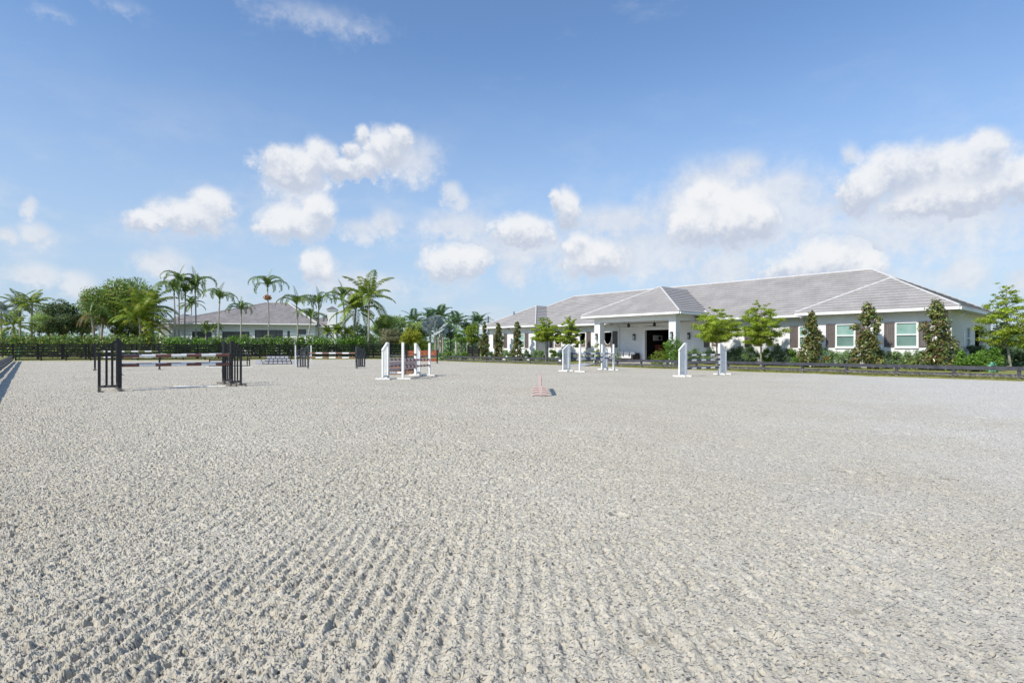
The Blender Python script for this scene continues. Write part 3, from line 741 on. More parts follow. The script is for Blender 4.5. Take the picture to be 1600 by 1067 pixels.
# walls with real openings (s runs from right to left along bu)
zt = H + (hE - .145) * KB; zb = G0 - .1; hz = lambda h: H + h * KB
WIN_H = (.10, 1.46)
def bwall(a0, a1, b, holes, inward=1):
    mb = MB(); o_ = B(a0, b, 0)
    wall_holes(mb, o_, bu, (a1 - a0) * KB, zb, zt, .22, [((h0 - a0) * KB, (h1 - a0) * KB, hz(z0), hz(z1)) for h0, h1, z0, z1 in holes], bv)
    return mb.build('wall', M['stucco'], br)
W3 = (1.93, 2.95) + WIN_H; W2 = (4.99, 5.99) + WIN_H
bwall(.6, WW - .6, .6, [W3, W2])
mirw = lambda w_: (TA - w_[1], TA - w_[0], w_[2], w_[3])
bwall(TA - WW + .6, TA - .6, .6, [mirw(W3), mirw(W2)])
stall_r = [(7.75, 8.68) + WIN_H, (11.0, 11.72) + WIN_H, (14.1, 14.85) + WIN_H]
stall_l = [(23.87, 24.78) + WIN_H, (26.78, 27.55) + WIN_H, (29.70, 30.66) + WIN_H]
door = (18.0, 20.55, HG - .02, 1.5)
bwall(WW - .6 + .2, TA - WW + .6 - .2, 2.1, stall_r + stall_l + [door])
# side walls: right end has a narrow window and a wide dark doorway
mb = MB()
sideholes = [(5.3, 6.3, -.05, 1.3), (7.75, 10.3, HG, 1.45)]
wall_holes(mb, B(.6, .6, 0), bv, 12.5 * KB, zb, zt, .22, [((h0 - .6) * KB, (h1 - .6) * KB, hz(z0), hz(z1)) for h0, h1, z0, z1 in sideholes], bu)
mb.build('wall', M['stucco'], br)
mb = MB(); wall_holes(mb, B(TA - .6, .6, 0), bv, 12.5 * KB, zb, zt, .22, [], -bu); mb.build('wall', M['stucco'], br)
mb = MB(); bbox(mb, WW - .8, WW - .6, .82, 2.3, HG - .1, hE - .15); bbox(mb, TA - WW + .6, TA - WW + .8, .82, 2.3, HG - .1, hE - .15); mb.build('wall', M['stucco'], br)
mb = MB(); o_ = B(.6, 13.1, 0)
wall_holes(mb, o_, bu, (TA - 1.2) * KB, zb, zt, .22, [((19.35 - .6) * KB, (20.2 - .6) * KB, hz(.75), hz(1.25))], -bv); mb.build('wall', M['stucco'], br)
# dark insides: the centre aisle and the stalls
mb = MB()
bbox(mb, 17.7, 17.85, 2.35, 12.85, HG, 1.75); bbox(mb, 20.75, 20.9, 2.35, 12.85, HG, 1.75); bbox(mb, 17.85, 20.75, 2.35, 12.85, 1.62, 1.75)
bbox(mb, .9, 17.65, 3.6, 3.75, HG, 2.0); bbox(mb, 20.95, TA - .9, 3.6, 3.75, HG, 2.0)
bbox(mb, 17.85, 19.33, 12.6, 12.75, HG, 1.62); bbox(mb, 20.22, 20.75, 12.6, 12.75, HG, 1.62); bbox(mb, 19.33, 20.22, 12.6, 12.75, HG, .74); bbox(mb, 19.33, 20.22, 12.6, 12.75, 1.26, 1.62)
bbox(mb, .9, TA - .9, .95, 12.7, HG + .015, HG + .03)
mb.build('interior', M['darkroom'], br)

def window(a0, a1, b):
    f_ = MB(); t_ = .05
    bbox(f_, a0, a0 + t_, b - .03, b + .10, *WIN_H); bbox(f_, a1 - t_, a1, b - .03, b + .10, *WIN_H)
    bbox(f_, a0 + t_, a1 - t_, b - .03, b + .10, WIN_H[0], WIN_H[0] + t_); bbox(f_, a0 + t_, a1 - t_, b - .03, b + .10, WIN_H[1] - t_, WIN_H[1])
    hm = (WIN_H[0] + WIN_H[1]) / 2; bbox(f_, a0 + t_, a1 - t_, b - .02, b + .09, hm - .03, hm + .03)
    w_ = f_.build('window', M['trim'], br)
    g_ = MB(); bbox(g_, a0 + t_, a1 - t_, b + .03, b + .05, hm + .03, WIN_H[1] - t_); g_.build('pane', M['pane_hi'], w_)
    g_ = MB(); bbox(g_, a0 + t_, a1 - t_, b + .045, b + .065, WIN_H[0] + t_, hm - .03); g_.build('pane', M['pane_lo'], w_)
    s_ = MB(); bbox(s_, a0 - .06, a1 + .06, b - .075, b - .032, WIN_H[0] - .07, WIN_H[0] - .002); s_.build('sill', M['trim'], w_)
def shutter(a0, a1, b):
    s_ = MB(); h0, h1 = WIN_H; t_ = .05
    bbox(s_, a0, a0 + t_, b - .045, b - .004, h0, h1); bbox(s_, a1 - t_, a1, b - .045, b - .004, h0, h1)
    bbox(s_, a0 + t_, a1 - t_, b - .045, b - .004, h0, h0 + t_); bbox(s_, a0 + t_, a1 - t_, b - .045, b - .004, h1 - t_, h1)
    n_ = 4; wd = (a1 - a0 - 2 * t_) / n_
    for i in range(n_): bbox(s_, a0 + t_ + i * wd + .006, a0 + t_ + (i + 1) * wd - .006, b - .034, b - .004, h0 + t_ + .002, h1 - t_ - .002)
    bbox(s_, a0 - .01, a1 + .01, b - .06, b - .003, h1 + .004, h1 + .03)
    s_.build('shutter', M['shutter'], br)
for a0, a1 in (W3[:2], W2[:2], mirw(W3)[:2], mirw(W2)[:2]):
    window(a0, a1, .6); shutter(a0 - .55, a0 - .05, .6); shutter(a1 + .05, a1 + .55, .6)
def stall_window(a0, a1, b):
    """dark stall opening with a scooped yoke gate hung in it"""
    f_ = MB(); t_ = .05; h0, h1 = WIN_H
    bbox(f_, a0, a0 + t_, b - .03, b + .1, h0, h1); bbox(f_, a1 - t_, a1, b - .03, b + .1, h0, h1); bbox(f_, a0 + t_, a1 - t_, b - .03, b + .1, h1 - t_, h1); bbox(f_, a0 + t_, a1 - t_, b - .03, b + .1, h0, h0 + t_)
    w_ = f_.build('stall_window', M['trim'], br)
    g_ = MB(); c = (a0 + a1) / 2; ra = (a1 - a0) / 2 - t_; n_ = 14; hb = h0 + .95
    x0 = a0 + t_; x1 = a1 - t_
    for i in range(n_):
        u0 = -1 + 2 * i / n_; u1 = -1 + 2 * (i + 1) / n_
        y0 = hb - .68 * math.sqrt(max(0, 1 - (u0 * 1.0) ** 2)) ; y1 = hb - .68 * math.sqrt(max(0, 1 - (u1 * 1.0) ** 2))
        aa, ab = c + u0 * ra, c + u1 * ra
        g_.hexa([B(ab, b - .02, h0 + t_), B(aa, b - .02, h0 + t_), B(aa, b + .01, h0 + t_), B(ab, b + .01, h0 + t_), B(ab, b - .02, y1), B(aa, b - .02, y0), B(aa, b + .01, y0), B(ab, b + .01, y1)])
    g_.build('yoke_gate', M['yoke'], w_)
    e_ = MB(); e_.tube([B(c + ra * .97 * math.cos(k), b - .03, hb - .68 * math.sin(k)) for k in np.linspace(.02, math.pi - .02, 15)], .022, 6); e_.build('yoke_rim', M['trim'], w_)
for a0, a1, *_ in stall_l: stall_window(a0, a1, 2.1)
for a0, a1, *_ in stall_r[1:]: stall_window(a0, a1, 2.1)
window(stall_r[0][0], stall_r[0][1], 2.1)
for a in (23.30, 26.20): shutter(a, a + .5, 2.1)
shutter(30.72, 31.22, 2.1); shutter(11.8, 12.32, 2.1); shutter(8.75, 9.25, 2.1); shutter(14.92, 15.4, 2.1)
# doorway casing
mb = MB()
bbox(mb, 20.55, 20.78, 2.04, 2.14, HG, 1.68); bbox(mb, 17.77, 18.0, 2.04, 2.14, HG, 1.68); bbox(mb, 18.0, 20.55, 2.04, 2.14, 1.5, 1.68); mb.build('door_frame', M['trim'], br)
# side window and doorway details on the end wall
mb = MB()
for b0, b1, h0, h1 in ((5.3, 5.37, -.05, 1.3), (6.23, 6.3, -.05, 1.3), (5.37, 6.23, 1.23, 1.3), (5.37, 6.23, -.05, .02), (5.37, 6.23, .58, .65)): bbox(mb, .57, .68, b0, b1, h0, h1)
sw = mb.build('window', M['trim'], br)
mb = MB(); bbox(mb, .65, .67, 5.37, 6.23, .02, 1.23); mb.build('pane', M['pane_lo'], sw)
mb = MB(); bbox(mb, .56, .6, 4.3, 4.75, .1, .95); mb.build('vent_panel', M['trim'], br)
# porch columns, beams, ceiling
for a in (22.80, 16.0):
    mb = MB(); bbox(mb, a - .28, a + .28, -1.18, -.62, HG + .05, 2.06); bbox(mb, a - .33, a + .33, -1.23, -.57, HG, HG + .28); mb.build('column', M['column'], br)
mb = MB(); bbox(mb, 15.72, 23.08, -1.17, -.63, 2.062, hP - .165); bbox(mb, 15.73, 16.27, -.625, 2.05, 2.062, hP - .165); bbox(mb, 22.53, 23.07, -.625, 2.05, 2.062, hP - .165); mb.build('beam', M['column'], br)
mb = MB(); bbox(mb, 16.28, 22.52, -.62, 2.08, 2.25, 2.29); mb.build('ceiling', M['soffit'], br)
mb = MB(); bbox(mb, 15.2, 23.9, 2.102, 2.3, hE - .1, hP + .2); mb.build('gable_wall', M['stucco'], br)
# downspouts
def spout(a, b, side=0):
    mb = MB(); d = bu * side
    P_ = [B(a, b - .62, hE - .15), B(a, b - .6, hE - .22), B(a, b - .1, hE - .5), B(a, b - .06, hE - .62), B(a, b - .06, HG + .05)]
    mb.tube(P_, .045, 8); mb.build('downspout', M['trim'], br, smooth=True)
spout(WW + .25, 2.1); spout(23.1, 2.1); spout(TA - WW - .45, 2.1); 
mb = MB(); P_ = [B(.05, 1.6, hE - .14), B(.05, 1.6, hE - .3), B(.2, 1.6, hE - .42), B(.54, 1.0, hE - .55), B(.54, .9, HG)]; mb.tube(P_, .05, 8); mb.build('downspout', M['trim'], br, smooth=True)

# roof vent and floodlights
mb = MB(); vb = B(36.6, 2.4, hE + S * 2.4); mb.tube([vb - np.array([0, 0, .1]), vb + np.array([0, 0, .32])], .06, 8); mb.tube([vb + np.array([0, 0, .321]), vb + np.array([0, 0, .37])], .09, 8); mb.build('vent_pipe', M['greypost'], roof)
for a in (4.0, 27.9, 34.9):
    b_ = .12 if a < 8 or a > 31 else 1.62
    mb = MB(); bbox(mb, a - .05, a + .05, b_, b_ + .1, hE - .26, hE - .163); bbox(mb, a - .16, a - .052, b_ - .06, b_ + .08, hE - .3, hE - .2); bbox(mb, a + .052, a + .16, b_ - .06, b_ + .08, hE - .3, hE - .2); mb.build('floodlight', M['greypost'], br)

# porch furniture and fittings
mb = MB(); q_ = [B(15.2, -1.4, 0), B(24, -1.4, 0), B(24, 2.1, 0), B(15.2, 2.1, 0)]
mb.hexa([(p[0], p[1], G0 - .1) for p in (q_[1], q_[0], q_[3], q_[2])] + [(p[0], p[1], G0 + .035) for p in (q_[1], q_[0], q_[3], q_[2])])
tag(mb.build('patio', M['patio']), 'grey paved porch floor of the barn', 'patio', kind='structure')
gapc = (lineR(880) + lineR(924)) / 2
pp = [gapc - nR * 1.0, gapc + nR * 1.6, gapc + nR * 2.8 - uR * 1.5, B(21.5, -3.2, 0)[:2], B(19, -3.0, 0)[:2], B(19.3, -1.4, 0)[:2]]
ribbon(pp, 2.6, [-.03, G0 + .01, G0 + .014, G0 + .014, G0 + .014, G0 + .014], 'path', M['path'], 'grey path from the fence gap to the porch', 'path')

def fan(a, b, label):
    c = B(a, b, 2.25); r = thing('ceiling_fan', label, 'ceiling fan', c, 0, 'porch ceiling fans')
    mb = MB(); mb.tube([c, c - np.array([0, 0, .36])], .025, 8); mb.tube([c - np.array([0, 0, .36]), c - np.array([0, 0, .44]), c - np.array([0, 0, .66])], [.08, .15, .12], 12); mb.build('motor', M['metal'], r)
    for k in range(4):
        an = .25 + k * math.pi / 2; d = np.array([math.cos(an), math.sin(an), 0]); z = np.array([0, 0, -.60])
        mb = MB(); mb.bar(c + z + d * .10, c + z + d * .92, .15, .015); mb.build('blade', M['metal'], r)
fan(20.55, -.1, 'dark ceiling fan over the sofa end of the porch'); fan(18.2, -.1, 'dark ceiling fan before the barn doorway')
def lantern(p, out, label):
    out = np.array([out[0], out[1], 0]); r = thing('wall_lantern', label, 'lantern', p, 0, 'porch lanterns')
    mb = MB(); mb.bar(p + np.array([0, 0, -.26]), p + np.array([0, 0, .30]), .18, .03, out); mb.build('back_plate', M['metal'], r)
    c = p + out * .16
    mb = MB(); mb.tube([c + np.array([0, 0, -.22]), c + np.array([0, 0, .16])], .10, 6); mb.build('glass', M['lantern'], r)
    mb = MB(); mb.tube([c + np.array([0, 0, .162]), c + np.array([0, 0, .22]), c + np.array([0, 0, .32])], [.125, .11, .02], 6); mb.tube([c + np.array([0, 0, -.26]), c + np.array([0, 0, -.222])], .11, 6); mb.build('cap', M['metal'], r)
lantern(B(21.55, 2.07, .95), -bv, 'glass lantern on the porch wall above the wicker sofa')
lantern(B(16.0, -1.2, .95), -bv, 'dark lantern on the front of the porch column beside the doorway')
lantern(B(22.80, -1.2, .95), -bv, 'dark lantern on the front of the porch column nearest the stall windows')
lantern(B(16.6, 2.07, .95), -bv, 'dark lantern on the wall behind the leafy porch shrub')
# wicker sofa
so_ = thing('wicker_sofa', 'dark wicker sofa with pale cushions on the porch left of the doorway', 'sofa', B(22.0, 1.4, HG))
g = HG + .035 / KB
mb = MB(); bbox(mb, 20.9, 23.1, .95, 1.85, g + .06, g + .30); bbox(mb, 20.9, 23.1, 1.7, 1.87, g + .302, g + .72); 
for a in (20.95, 22.95): bbox(mb, a, a + .1, .97, 1.07, g, g + .058); bbox(mb, a, a + .1, 1.7, 1.8, g, g + .058)
mb.build('frame', M['wicker'], so_)
for a in (20.9, 22.9):
    mb = MB(); bbox(mb, a, a + .2, .95, 1.69, g + .302, g + .60); mb.build('armrest', M['wicker'], so_)
for i in range(3):
    mb = MB(); bbox(mb, 21.11 + i * .595, 21.69 + i * .595, .97, 1.52, g + .304, g + .42); mb.build('seat_cushion', M['cushion'], so_)
    mb = MB(); mb.bar(B(21.16 + i * .595, 1.60, g + .62), B(21.64 + i * .595, 1.60, g + .62), .15, .44); mb.build('back_cushion', M['cushion'], so_)
ac = thing('wicker_armchair', 'dark wicker armchair at the sofa end near the downspout', 'armchair', B(23.6, .3, HG))
mb = MB(); bbox(mb, 23.2, 24.0, -.3, .5, g + .05, g + .34); bbox(mb, 23.82, 24.0, -.3, .5, g + .342, g + .78); mb.build('frame', M['wicker'], ac)
for b in (-.3, .35):
    mb = MB(); bbox(mb, 23.2, 23.81, b, b + .15, g + .342, g + .58); mb.build('armrest', M['wicker'], ac)
mb = MB(); bbox(mb, 23.22, 23.8, -.14, .34, g + .343, g + .45); mb.build('cushion', M['cushion'], ac)
# what can be made out in the aisle
cb = thing('cabinet', 'reddish brown wooden cabinet against the dark aisle wall inside the barn', 'cabinet', B(20.4, 4.4, HG))
mb = MB(); bbox(mb, 20.2, 20.745, 3.75, 5.1, HG + .05, .28); bbox(mb, 20.17, 20.746, 3.7, 5.15, .282, .33); mb.build('body', M['woodbrown'], cb)
for b in (3.8, 4.45):
    mb = MB(); bbox(mb, 20.16, 20.198, b, b + .6, HG + .12, .22); d_ = mb.build('door', M['woodbrown'], cb)
    mb = MB(); bbox(mb, 20.12, 20.158, b + .5, b + .54, -.4, -.28); mb.build('handle', M['metal'], d_)
bd = thing('wall_board', 'pale framed board with a round dark clock, on the aisle wall above the cabinet', 'board', B(20.72, 4.15, .9))
mb = MB(); bbox(mb, 20.70, 20.745, 3.5, 4.8, .68, 1.12); mb.build('panel', M['white'], bd)
mb = MB(); mb.tube([B(20.69, 4.35, .9), B(20.66, 4.35, .9)], .19, 16); mb.build('clock', M['metal'], bd)

# ------------------------------------------------------------------ the house beyond the far end
def house():
    A = at(262, 94.5)[:2]; Bp = at(512, 98.5)[:2]; e = (Bp - A) / np.linalg.norm(Bp - A); n = np.array([-e[1], e[0]]); L = np.linalg.norm(Bp - A)
    P = lambda s, d, z: np.array([A[0] + e[0] * s + n[0] * d, A[1] + e[1] * s + n[1] * d, z])
    he = 5.75; D = 15.0; hr = 9.75
    r = thing('house', 'white house with brown grey tiled hip roof behind the palms and hedge', 'house', P(L / 2, D / 2, G0))
    def s_px(px):
        k = (px - 800) / F; return (k * A[1] - A[0]) / (e[0] - k * e[1])
    s0, s1 = s_px(383), s_px(420); sr = s_px(497)
    mb = MB(); o_ = 1.0
    c = [P(-o_ + .6, -o_, he), P(sr, -o_, he - .05), P(sr, D + o_, he), P(-o_ + .6, D + o_, he)]; r0 = P(s0 + 1.5, D / 2, hr); r1 = P(s1 + 1.5, D / 2, hr)
    for poly in ([c[0], c[1], r1, r0], [c[1], c[2], r1], [c[2], c[3], r0, r1], [c[3], c[0], r0]): tile_plane(mb, poly, .45, .05)
    rf = mb.build('roof', M['tile_house'], r, uv=True)
    mb = MB()
    for p, q_ in ((c[0], r0), (c[1], r1), (r0, r1), (c[2], r1), (c[3], r0)):
        mb.tube([p + np.array([0, 0, .08]), q_ + np.array([0, 0, .08])], .13, 6)
    mb.build('ridge_cap', M['cap'], rf)
    # low wing at the right with its own hip, and one at the left
    mb = MB(); c2 = [P(sr - 3.2, .6, he - .45), P(L + 1.0, .6, he - .45), P(L + 1.0, D - 2, he - .45), P(sr - 3.2, D - 2, he - .45)]; m0 = P(sr + 1, D / 2 - .7, he + 2.0); m1 = P(L - 2, D / 2 - .7, he + 2.0)
    for poly in ([c2[0], c2[1], m1, m0], [c2[1], c2[2], m1], [c2[2], c2[3], m0, m1], [c2[3], c2[0], m0]): tile_plane(mb, poly, .45, .05)
    mb.build('wing_roof', M['tile_house'], r, uv=True)
    mb = MB(); c3 = [P(-4.2, 4, he - .5), P(3, 4, he - .5), P(3, 16, he - .5), P(-4.2, 16, he - .5)]; k0 = P(-.6, 8, he + 1.9); k1 = P(-.6, 12, he + 1.9)
    for poly in ([c3[0], c3[1], k0], [c3[1], c3[2], k1, k0], [c3[2], c3[3], k1], [c3[3], c3[0], k0, k1]): tile_plane(mb, poly, .45, .05)
    mb.build('wing_roof', M['tile_house'], r, uv=True)
    wins = []
    for x0, x1, y0, y1 in ((300, 331, 518, 533), (347, 390, 518, 533), (398, 442, 515.5, 533), (449, 453, 517, 533), (464, 478.5, 514.5, 522.5)):
        sa, sb_ = s_px(x0), s_px(x1); Yc = (P(sa, 0, 0)[1] + P(sb_, 0, 0)[1]) / 2; wins.append((sa, sb_, zat(y1, Yc), zat(y0, Yc)))
    mb = MB(); wall_holes(mb, P(.2, 0, 0), e, sr - .8, G0 - .1, he - .03, .3, [(a - .2, b - .2, c_, d_) for a, b, c_, d_ in wins], n)
    mb.build('wall', M['housewall'], r)
    mb = MB(); q2 = [P(.2, .31, 0), P(.2, D, 0), P(sr - .6, D, 0), P(sr - .6, .31, 0)]
    for i in (0, 1, 2):
        a, b = q2[i], q2[i + 1]; mb.face([(a[0], a[1], G0 - .1), (b[0], b[1], G0 - .1), (b[0], b[1], he - .04), (a[0], a[1], he - .04)])
    q2 = [P(sr - .58, 1.5, 0), P(L + .2, 1.5, 0), P(L + .2, D - 3, 0)]
    for i in (0, 1):
        a, b = q2[i], q2[i + 1]; mb.face([(a[0], a[1], G0 - .1), (b[0], b[1], G0 - .1), (b[0], b[1], he - .5), (a[0], a[1], he - .5)])
    q2 = [P(-3.4, 5, 0), P(.18, 5, 0)]; a, b = q2; mb.face([(a[0], a[1], G0 - .1), (b[0], b[1], G0 - .1), (b[0], b[1], he - .55), (a[0], a[1], he - .55)])
    q2 = [P(-3.4, 15, 0), P(-3.4, 5, 0)]; a, b = q2; mb.face([(a[0], a[1], G0 - .1), (b[0], b[1], G0 - .1), (b[0], b[1], he - .55), (a[0], a[1], he - .55)])
    mb.build('wall', M['housewall'], r)
    for a, b, z0, z1 in wins:
        f_ = MB(); t_ = .09
        for (u0, u1, v0, v1) in ((a, b, z0, z0 + t_), (a, b, z1 - t_, z1), (a, a + t_, z0 + t_, z1 - t_), (b - t_, b, z0 + t_, z1 - t_)):
            f_.hexa([P(u0, .05, v0), P(u1, .05, v0), P(u1, .16, v0), P(u0, .16, v0), P(u0, .05, v1), P(u1, .05, v1), P(u1, .16, v1), P(u0, .16, v1)])
        nm = max(1, round((b - a) / 1.3))
        for k in range(1, nm):
            x = a + (b - a) * k / nm; f_.hexa([P(x - .04, .06, z0 + t_), P(x + .04, .06, z0 + t_), P(x + .04, .15, z0 + t_), P(x - .04, .15, z0 + t_), P(x - .04, .06, z1 - t_), P(x + .04, .06, z1 - t_), P(x + .04, .15, z1 - t_), P(x - .04, .15, z1 - t_)])
        w_ = f_.build('window', M['greypost'], r)
        g_ = MB(); g_.face([P(a + t_, .13, z0 + t_), P(b - t_, .13, z0 + t_), P(b - t_, .13, z1 - t_), P(a + t_, .13, z1 - t_)]); g_.build('pane', M['houseglass'], w_)
    mb = MB(); mb.bar(P(-o_ + .62, -o_ - .06, he - .12), P(sr - .02, -o_ - .06, he - .17), .1, .2); mb.bar(P(sr + .1, .54, he - .56), P(L + 1.0, .54, he - .56), .1, .2); mb.build('gutter', M['housewall'], rf)
    # chimney with a little cap roof
    cx0, cx1 = s_px(511), s_px(524.5); zc = zat(485, P(cx0, 0, 0)[1])
    mb = MB(); mb.hexa([P(cx0, .3, G0), P(cx1, .3, G0), P(cx1, 1.9, G0), P(cx0, 1.9, G0), P(cx0, .3, zc), P(cx1, .3, zc), P(cx1, 1.9, zc), P(cx0, 1.9, zc)])
    mb.hexa([P(cx0 - .15, .15, zc), P(cx1 + .15, .15, zc), P(cx1 + .15, 2.05, zc), P(cx0 - .15, 2.05, zc), P(cx0 - .15, .15, zc + .18), P(cx1 + .15, .15, zc + .18), P(cx1 + .15, 2.05, zc + .18), P(cx0 - .15, 2.05, zc + .18)])
    ch = mb.build('chimney', M['housewall'], r)
    mb = MB(); tp = P((cx0 + cx1) / 2, 1.1, zc + .85); q4 = [P(cx0 - .22, .08, zc + .2), P(cx1 + .22, .08, zc + .2), P(cx1 + .22, 2.12, zc + .2), P(cx0 - .22, 2.12, zc + .2)]
    for i in range(4): mb.face([q4[i], q4[(i + 1) % 4], tp])
    mb.build('chimney_cap', M['tile_house'], ch)
house()

# ------------------------------------------------------------------ jumps
def make_wing(name, m_, nsl, label, w_=.60, ht=1.70, hs=1.28, feet=True, group='winged jump standards', sw_=.036):
    r = thing(name, label, 'jump standard', (0, 0, 0), 0, group)
    t = .085
    mb = MB(); mb.box((-.06, -.06, 0), (.06, .06, ht)); mb.build('post', m_, r)
    mb = MB(); mb.box((w_ - t, -.035, .10), (w_, .035, hs)); mb.build('outer_stile', m_, r)
    mb = MB(); mb.box((.061, -.034, .11), (w_ - t - .001, .034, .19)); mb.build('bottom_rail', m_, r)
    mb = MB(); mb.bar((.062, 0, ht - .035), (w_ + .005, 0, hs + .036), .085, .07); mb.build('top_rail', m_, r)
    for k in range(nsl):
        x = .05 + (w_ - t - .05) * (k + 1) / (nsl + 1); zt_ = ht - .07 + (hs - ht) * (x - .05) / (w_ - .05)
        mb = MB(); mb.box((x - sw_, -.02, .191), (x + sw_, .02, zt_ - .01)); mb.build('slat', m_, r)
    for x in ((0.0, w_ - t / 2) if feet else ()):
        mb = MB(); mb.box((x - .045, -.36, .0), (x + .045, -.062, .075)); mb.box((x - .045, .062, .0), (x + .045, .36, .075))
        if x: mb.box((x - .03, -.061, .0), (x + .03, .061, .098))
        mb.build('foot', m_, r)
    for z in (.55, .86, 1.12):
        mb = MB(); mb.box((-.066, -.075, z - .03), (-.0605, .075, z + .03)); mb.box((-.12, -.06, z - .035), (-.0665, .06, z - .02)); mb.build('cup', M['metal'], r)
    return r
def make_post(m_, label, ht=1.70):
    r = thing('post_standard', label, 'jump standard', (0, 0, 0), 0, 'plain post jump standards')
    mb = MB(); mb.box((-.05, -.05, 0), (.05, .05, ht)); mb.build('post', m_, r)
    for s_ in (-1, 1):
        mb = MB(); mb.box((.052 * s_, -.045, 0), (.38 * s_, .045, .07)); mb.build('foot', m_, r)
    return r
used = set()
def place(src, p, rz, label, sx=1.0, sz=1.0):
    """the first call moves the finished standard itself, later ones copy it"""
    if src.name not in used:
        used.add(src.name); src.location = [float(p[0]), float(p[1]), 0.0]; src.rotation_euler = (0, 0, rz); src.scale = (sx, 1, sz); src['label'] = label; return src
    return copy_thing(src, (p[0], p[1], 0), rz, label, sx, sz)
def heading(p, px_out, w_, far):
    r_ = np.array([(px_out - 800) / F, 1.0]); a = r_ @ r_; b = -2 * r_ @ p[:2]; c = p[:2] @ p[:2] - w_ * w_; d = b * b - 4 * a * c
    t = -b / (2 * a) if d < 0 else (-b + (1 if far else -1) * math.sqrt(d)) / (2 * a)
    q_ = r_ * t - p[:2]; return math.atan2(q_[1], q_[0])
BK = make_wing('wing_standard', M['blackpaint'], 2, 'x', sw_=.034); WH = make_wing('wing_standard', M['white'], 3, 'x', sw_=.022); B3 = make_wing('wing_standard', M['charcoal'], 3, 'x', .74, 1.58, 1.22, False, sw_=.055)
WP = make_post(M['white'], 'x'); BPst = make_post(M['blackpaint'], 'x', 1.78)

def pole(pA, zA, pB, zB, n, c0, c1, label, rad=.05, group=None, tip=None):
    a = np.array([pA[0], pA[1], zA], float); b = np.array([pB[0], pB[1], zB], float)
    r = MB(); mats = [c0, c1]
    cuts = np.linspace(0, 1, n + 1)
    for i in range(n):
        p = a + (b - a) * cuts[i]; q_ = a + (b - a) * cuts[i + 1]; r.tube([p, q_], rad, 12, i % 2, caps=(i in (0, n - 1)))
    me_v = np.array(r.v); ctr = (a + b) / 2
    r.v = [tuple(v - ctr) for v in me_v]
    o = r.build('jump_pole', mats); o.location = ctr
    return tag(o, label, 'jump pole', group)
mid = lambda p, q_, t: p + (q_ - p) * t
# black oxer on the left
fl = gp(187, 610); fr = gp(361.5, 602.8); ax = (fr - fl) / np.linalg.norm(fr - fl); pv = np.array([-ax[1], ax[0], 0])
bl = gp(184, 607.2); brr = gp(349.5, 600.2)
place(BK, fl, heading(fl, 151, .6, False), 'large black winged standard nearest the viewer, left end of the brown and white oxer')
place(BK, fr, heading(fr, 377.5, .40, True), 'black winged standard at the right front of the brown and white oxer', .66)
place(BK, brr, heading(brr, 359.5, .30, True), 'black winged standard overlapped by another at the right back of the oxer', .5)

g_ = 'poles of the brown and white oxer'
e1 = fl + ax * .07; e2 = fr - ax * .07; b1 = bl + ax * .07; b2 = brr - ax * .07
off = np.array([0, 0, 0])
pole(e1, 1.15, e2, 1.17, 7, M['maroon'], M['white'], 'upper brown and white banded pole across the front of the black oxer', .052, g_)
pole(e1, .84, e2, .83, 7, M['maroon'], M['white'], 'lower brown and white banded pole across the front of the black oxer', .052, g_)
pole(b1, 1.15, b2, 1.17, 7, M['white'], M['maroon'], 'upper white and brown pole in the back row of the black oxer', .052, g_)
pole(b1, .84, b2, .83, 7, M['white'], M['maroon'], 'lower white and brown pole in the back row of the black oxer', .052, g_)
p1, p2 = gp(205, 607.8, .05), gp(333, 601.5, .05); pole(p1, .02, p2, .02, 1, M['white'], M['white'], 'thin white ground rail lying on sand beneath the black oxer', .022, 'ground rails')
p1, p2 = gp(272, 602.8, .04), gp(352, 602.9, .04); pole(p1, .02, p2, .02, 1, M['white'], M['white'], 'short white ground rail ending at the right front standard of the black oxer', .02, 'ground rails')
# vertical behind it on plain posts
v1 = gp(148.4, 578.6); v2 = gp(249.2, 577.2); axv = (v2 - v1) / np.linalg.norm(v2 - v1); rv = math.atan2(axv[1], axv[0]) + math.pi / 2
place(BPst, bl, math.atan2(ax[1], ax[0]) + math.pi / 2, 'black post standard almost hidden directly behind the nearest black wing'); place(BPst, v1, rv, 'thin black post standard behind the outer edge of the nearest black wing'); place(BPst, v2, rv, 'thin black post standard seen between the poles of the black oxer')
pole(v1 + axv * .08, 1.22, v2 - axv * .08, 1.22, 9, M['olive'], M['white'], 'upper olive and white pole of the vertical behind the black oxer', .05, 'poles of the olive vertical')
pole(v1 + axv * .08, .84, v2 - axv * .08, .84, 9, M['olive'], M['white'], 'lower olive and white pole of the vertical behind the black oxer', .05, 'poles of the olive vertical')

def low_frame(pa, pb, zt_, ups, name, label, cat, m_, feet=False, r_=.045):
    d = (pb - pa) / np.linalg.norm(pb - pa); r = thing(name, label, cat, (pa + pb) / 2); u3 = np.array([0, 0, 1.])
    for t in ups:
        p = mid(pa, pb, t); mb = MB(); mb.bar(p, p + u3 * zt_, r_ * 1.4, r_ * 1.4, d); mb.build('upright', m_, r)
    for z in (r_ + .07, zt_ - r_ - .04):
        mb = MB(); mb.bar(pa + u3 * z + d * .02, pb + u3 * z - d * .02, r_, r_ * 1.6); mb.build('bar', m_, r)
    if feet:
        mb = MB(); mb.bar(pa - d * .25 + u3 * .03, pb + d * .3 + u3 * .03, .10, .06); mb.build('base_board', M['white'], r)
    return r
low_frame(gp(327.5, 574), gp(390, 573.8), .62, (.0, .94, 1.0), 'low_gate', 'low black frame gate on a white base board, behind the right of the oxer', 'jump gate', M['blackpaint'], True)

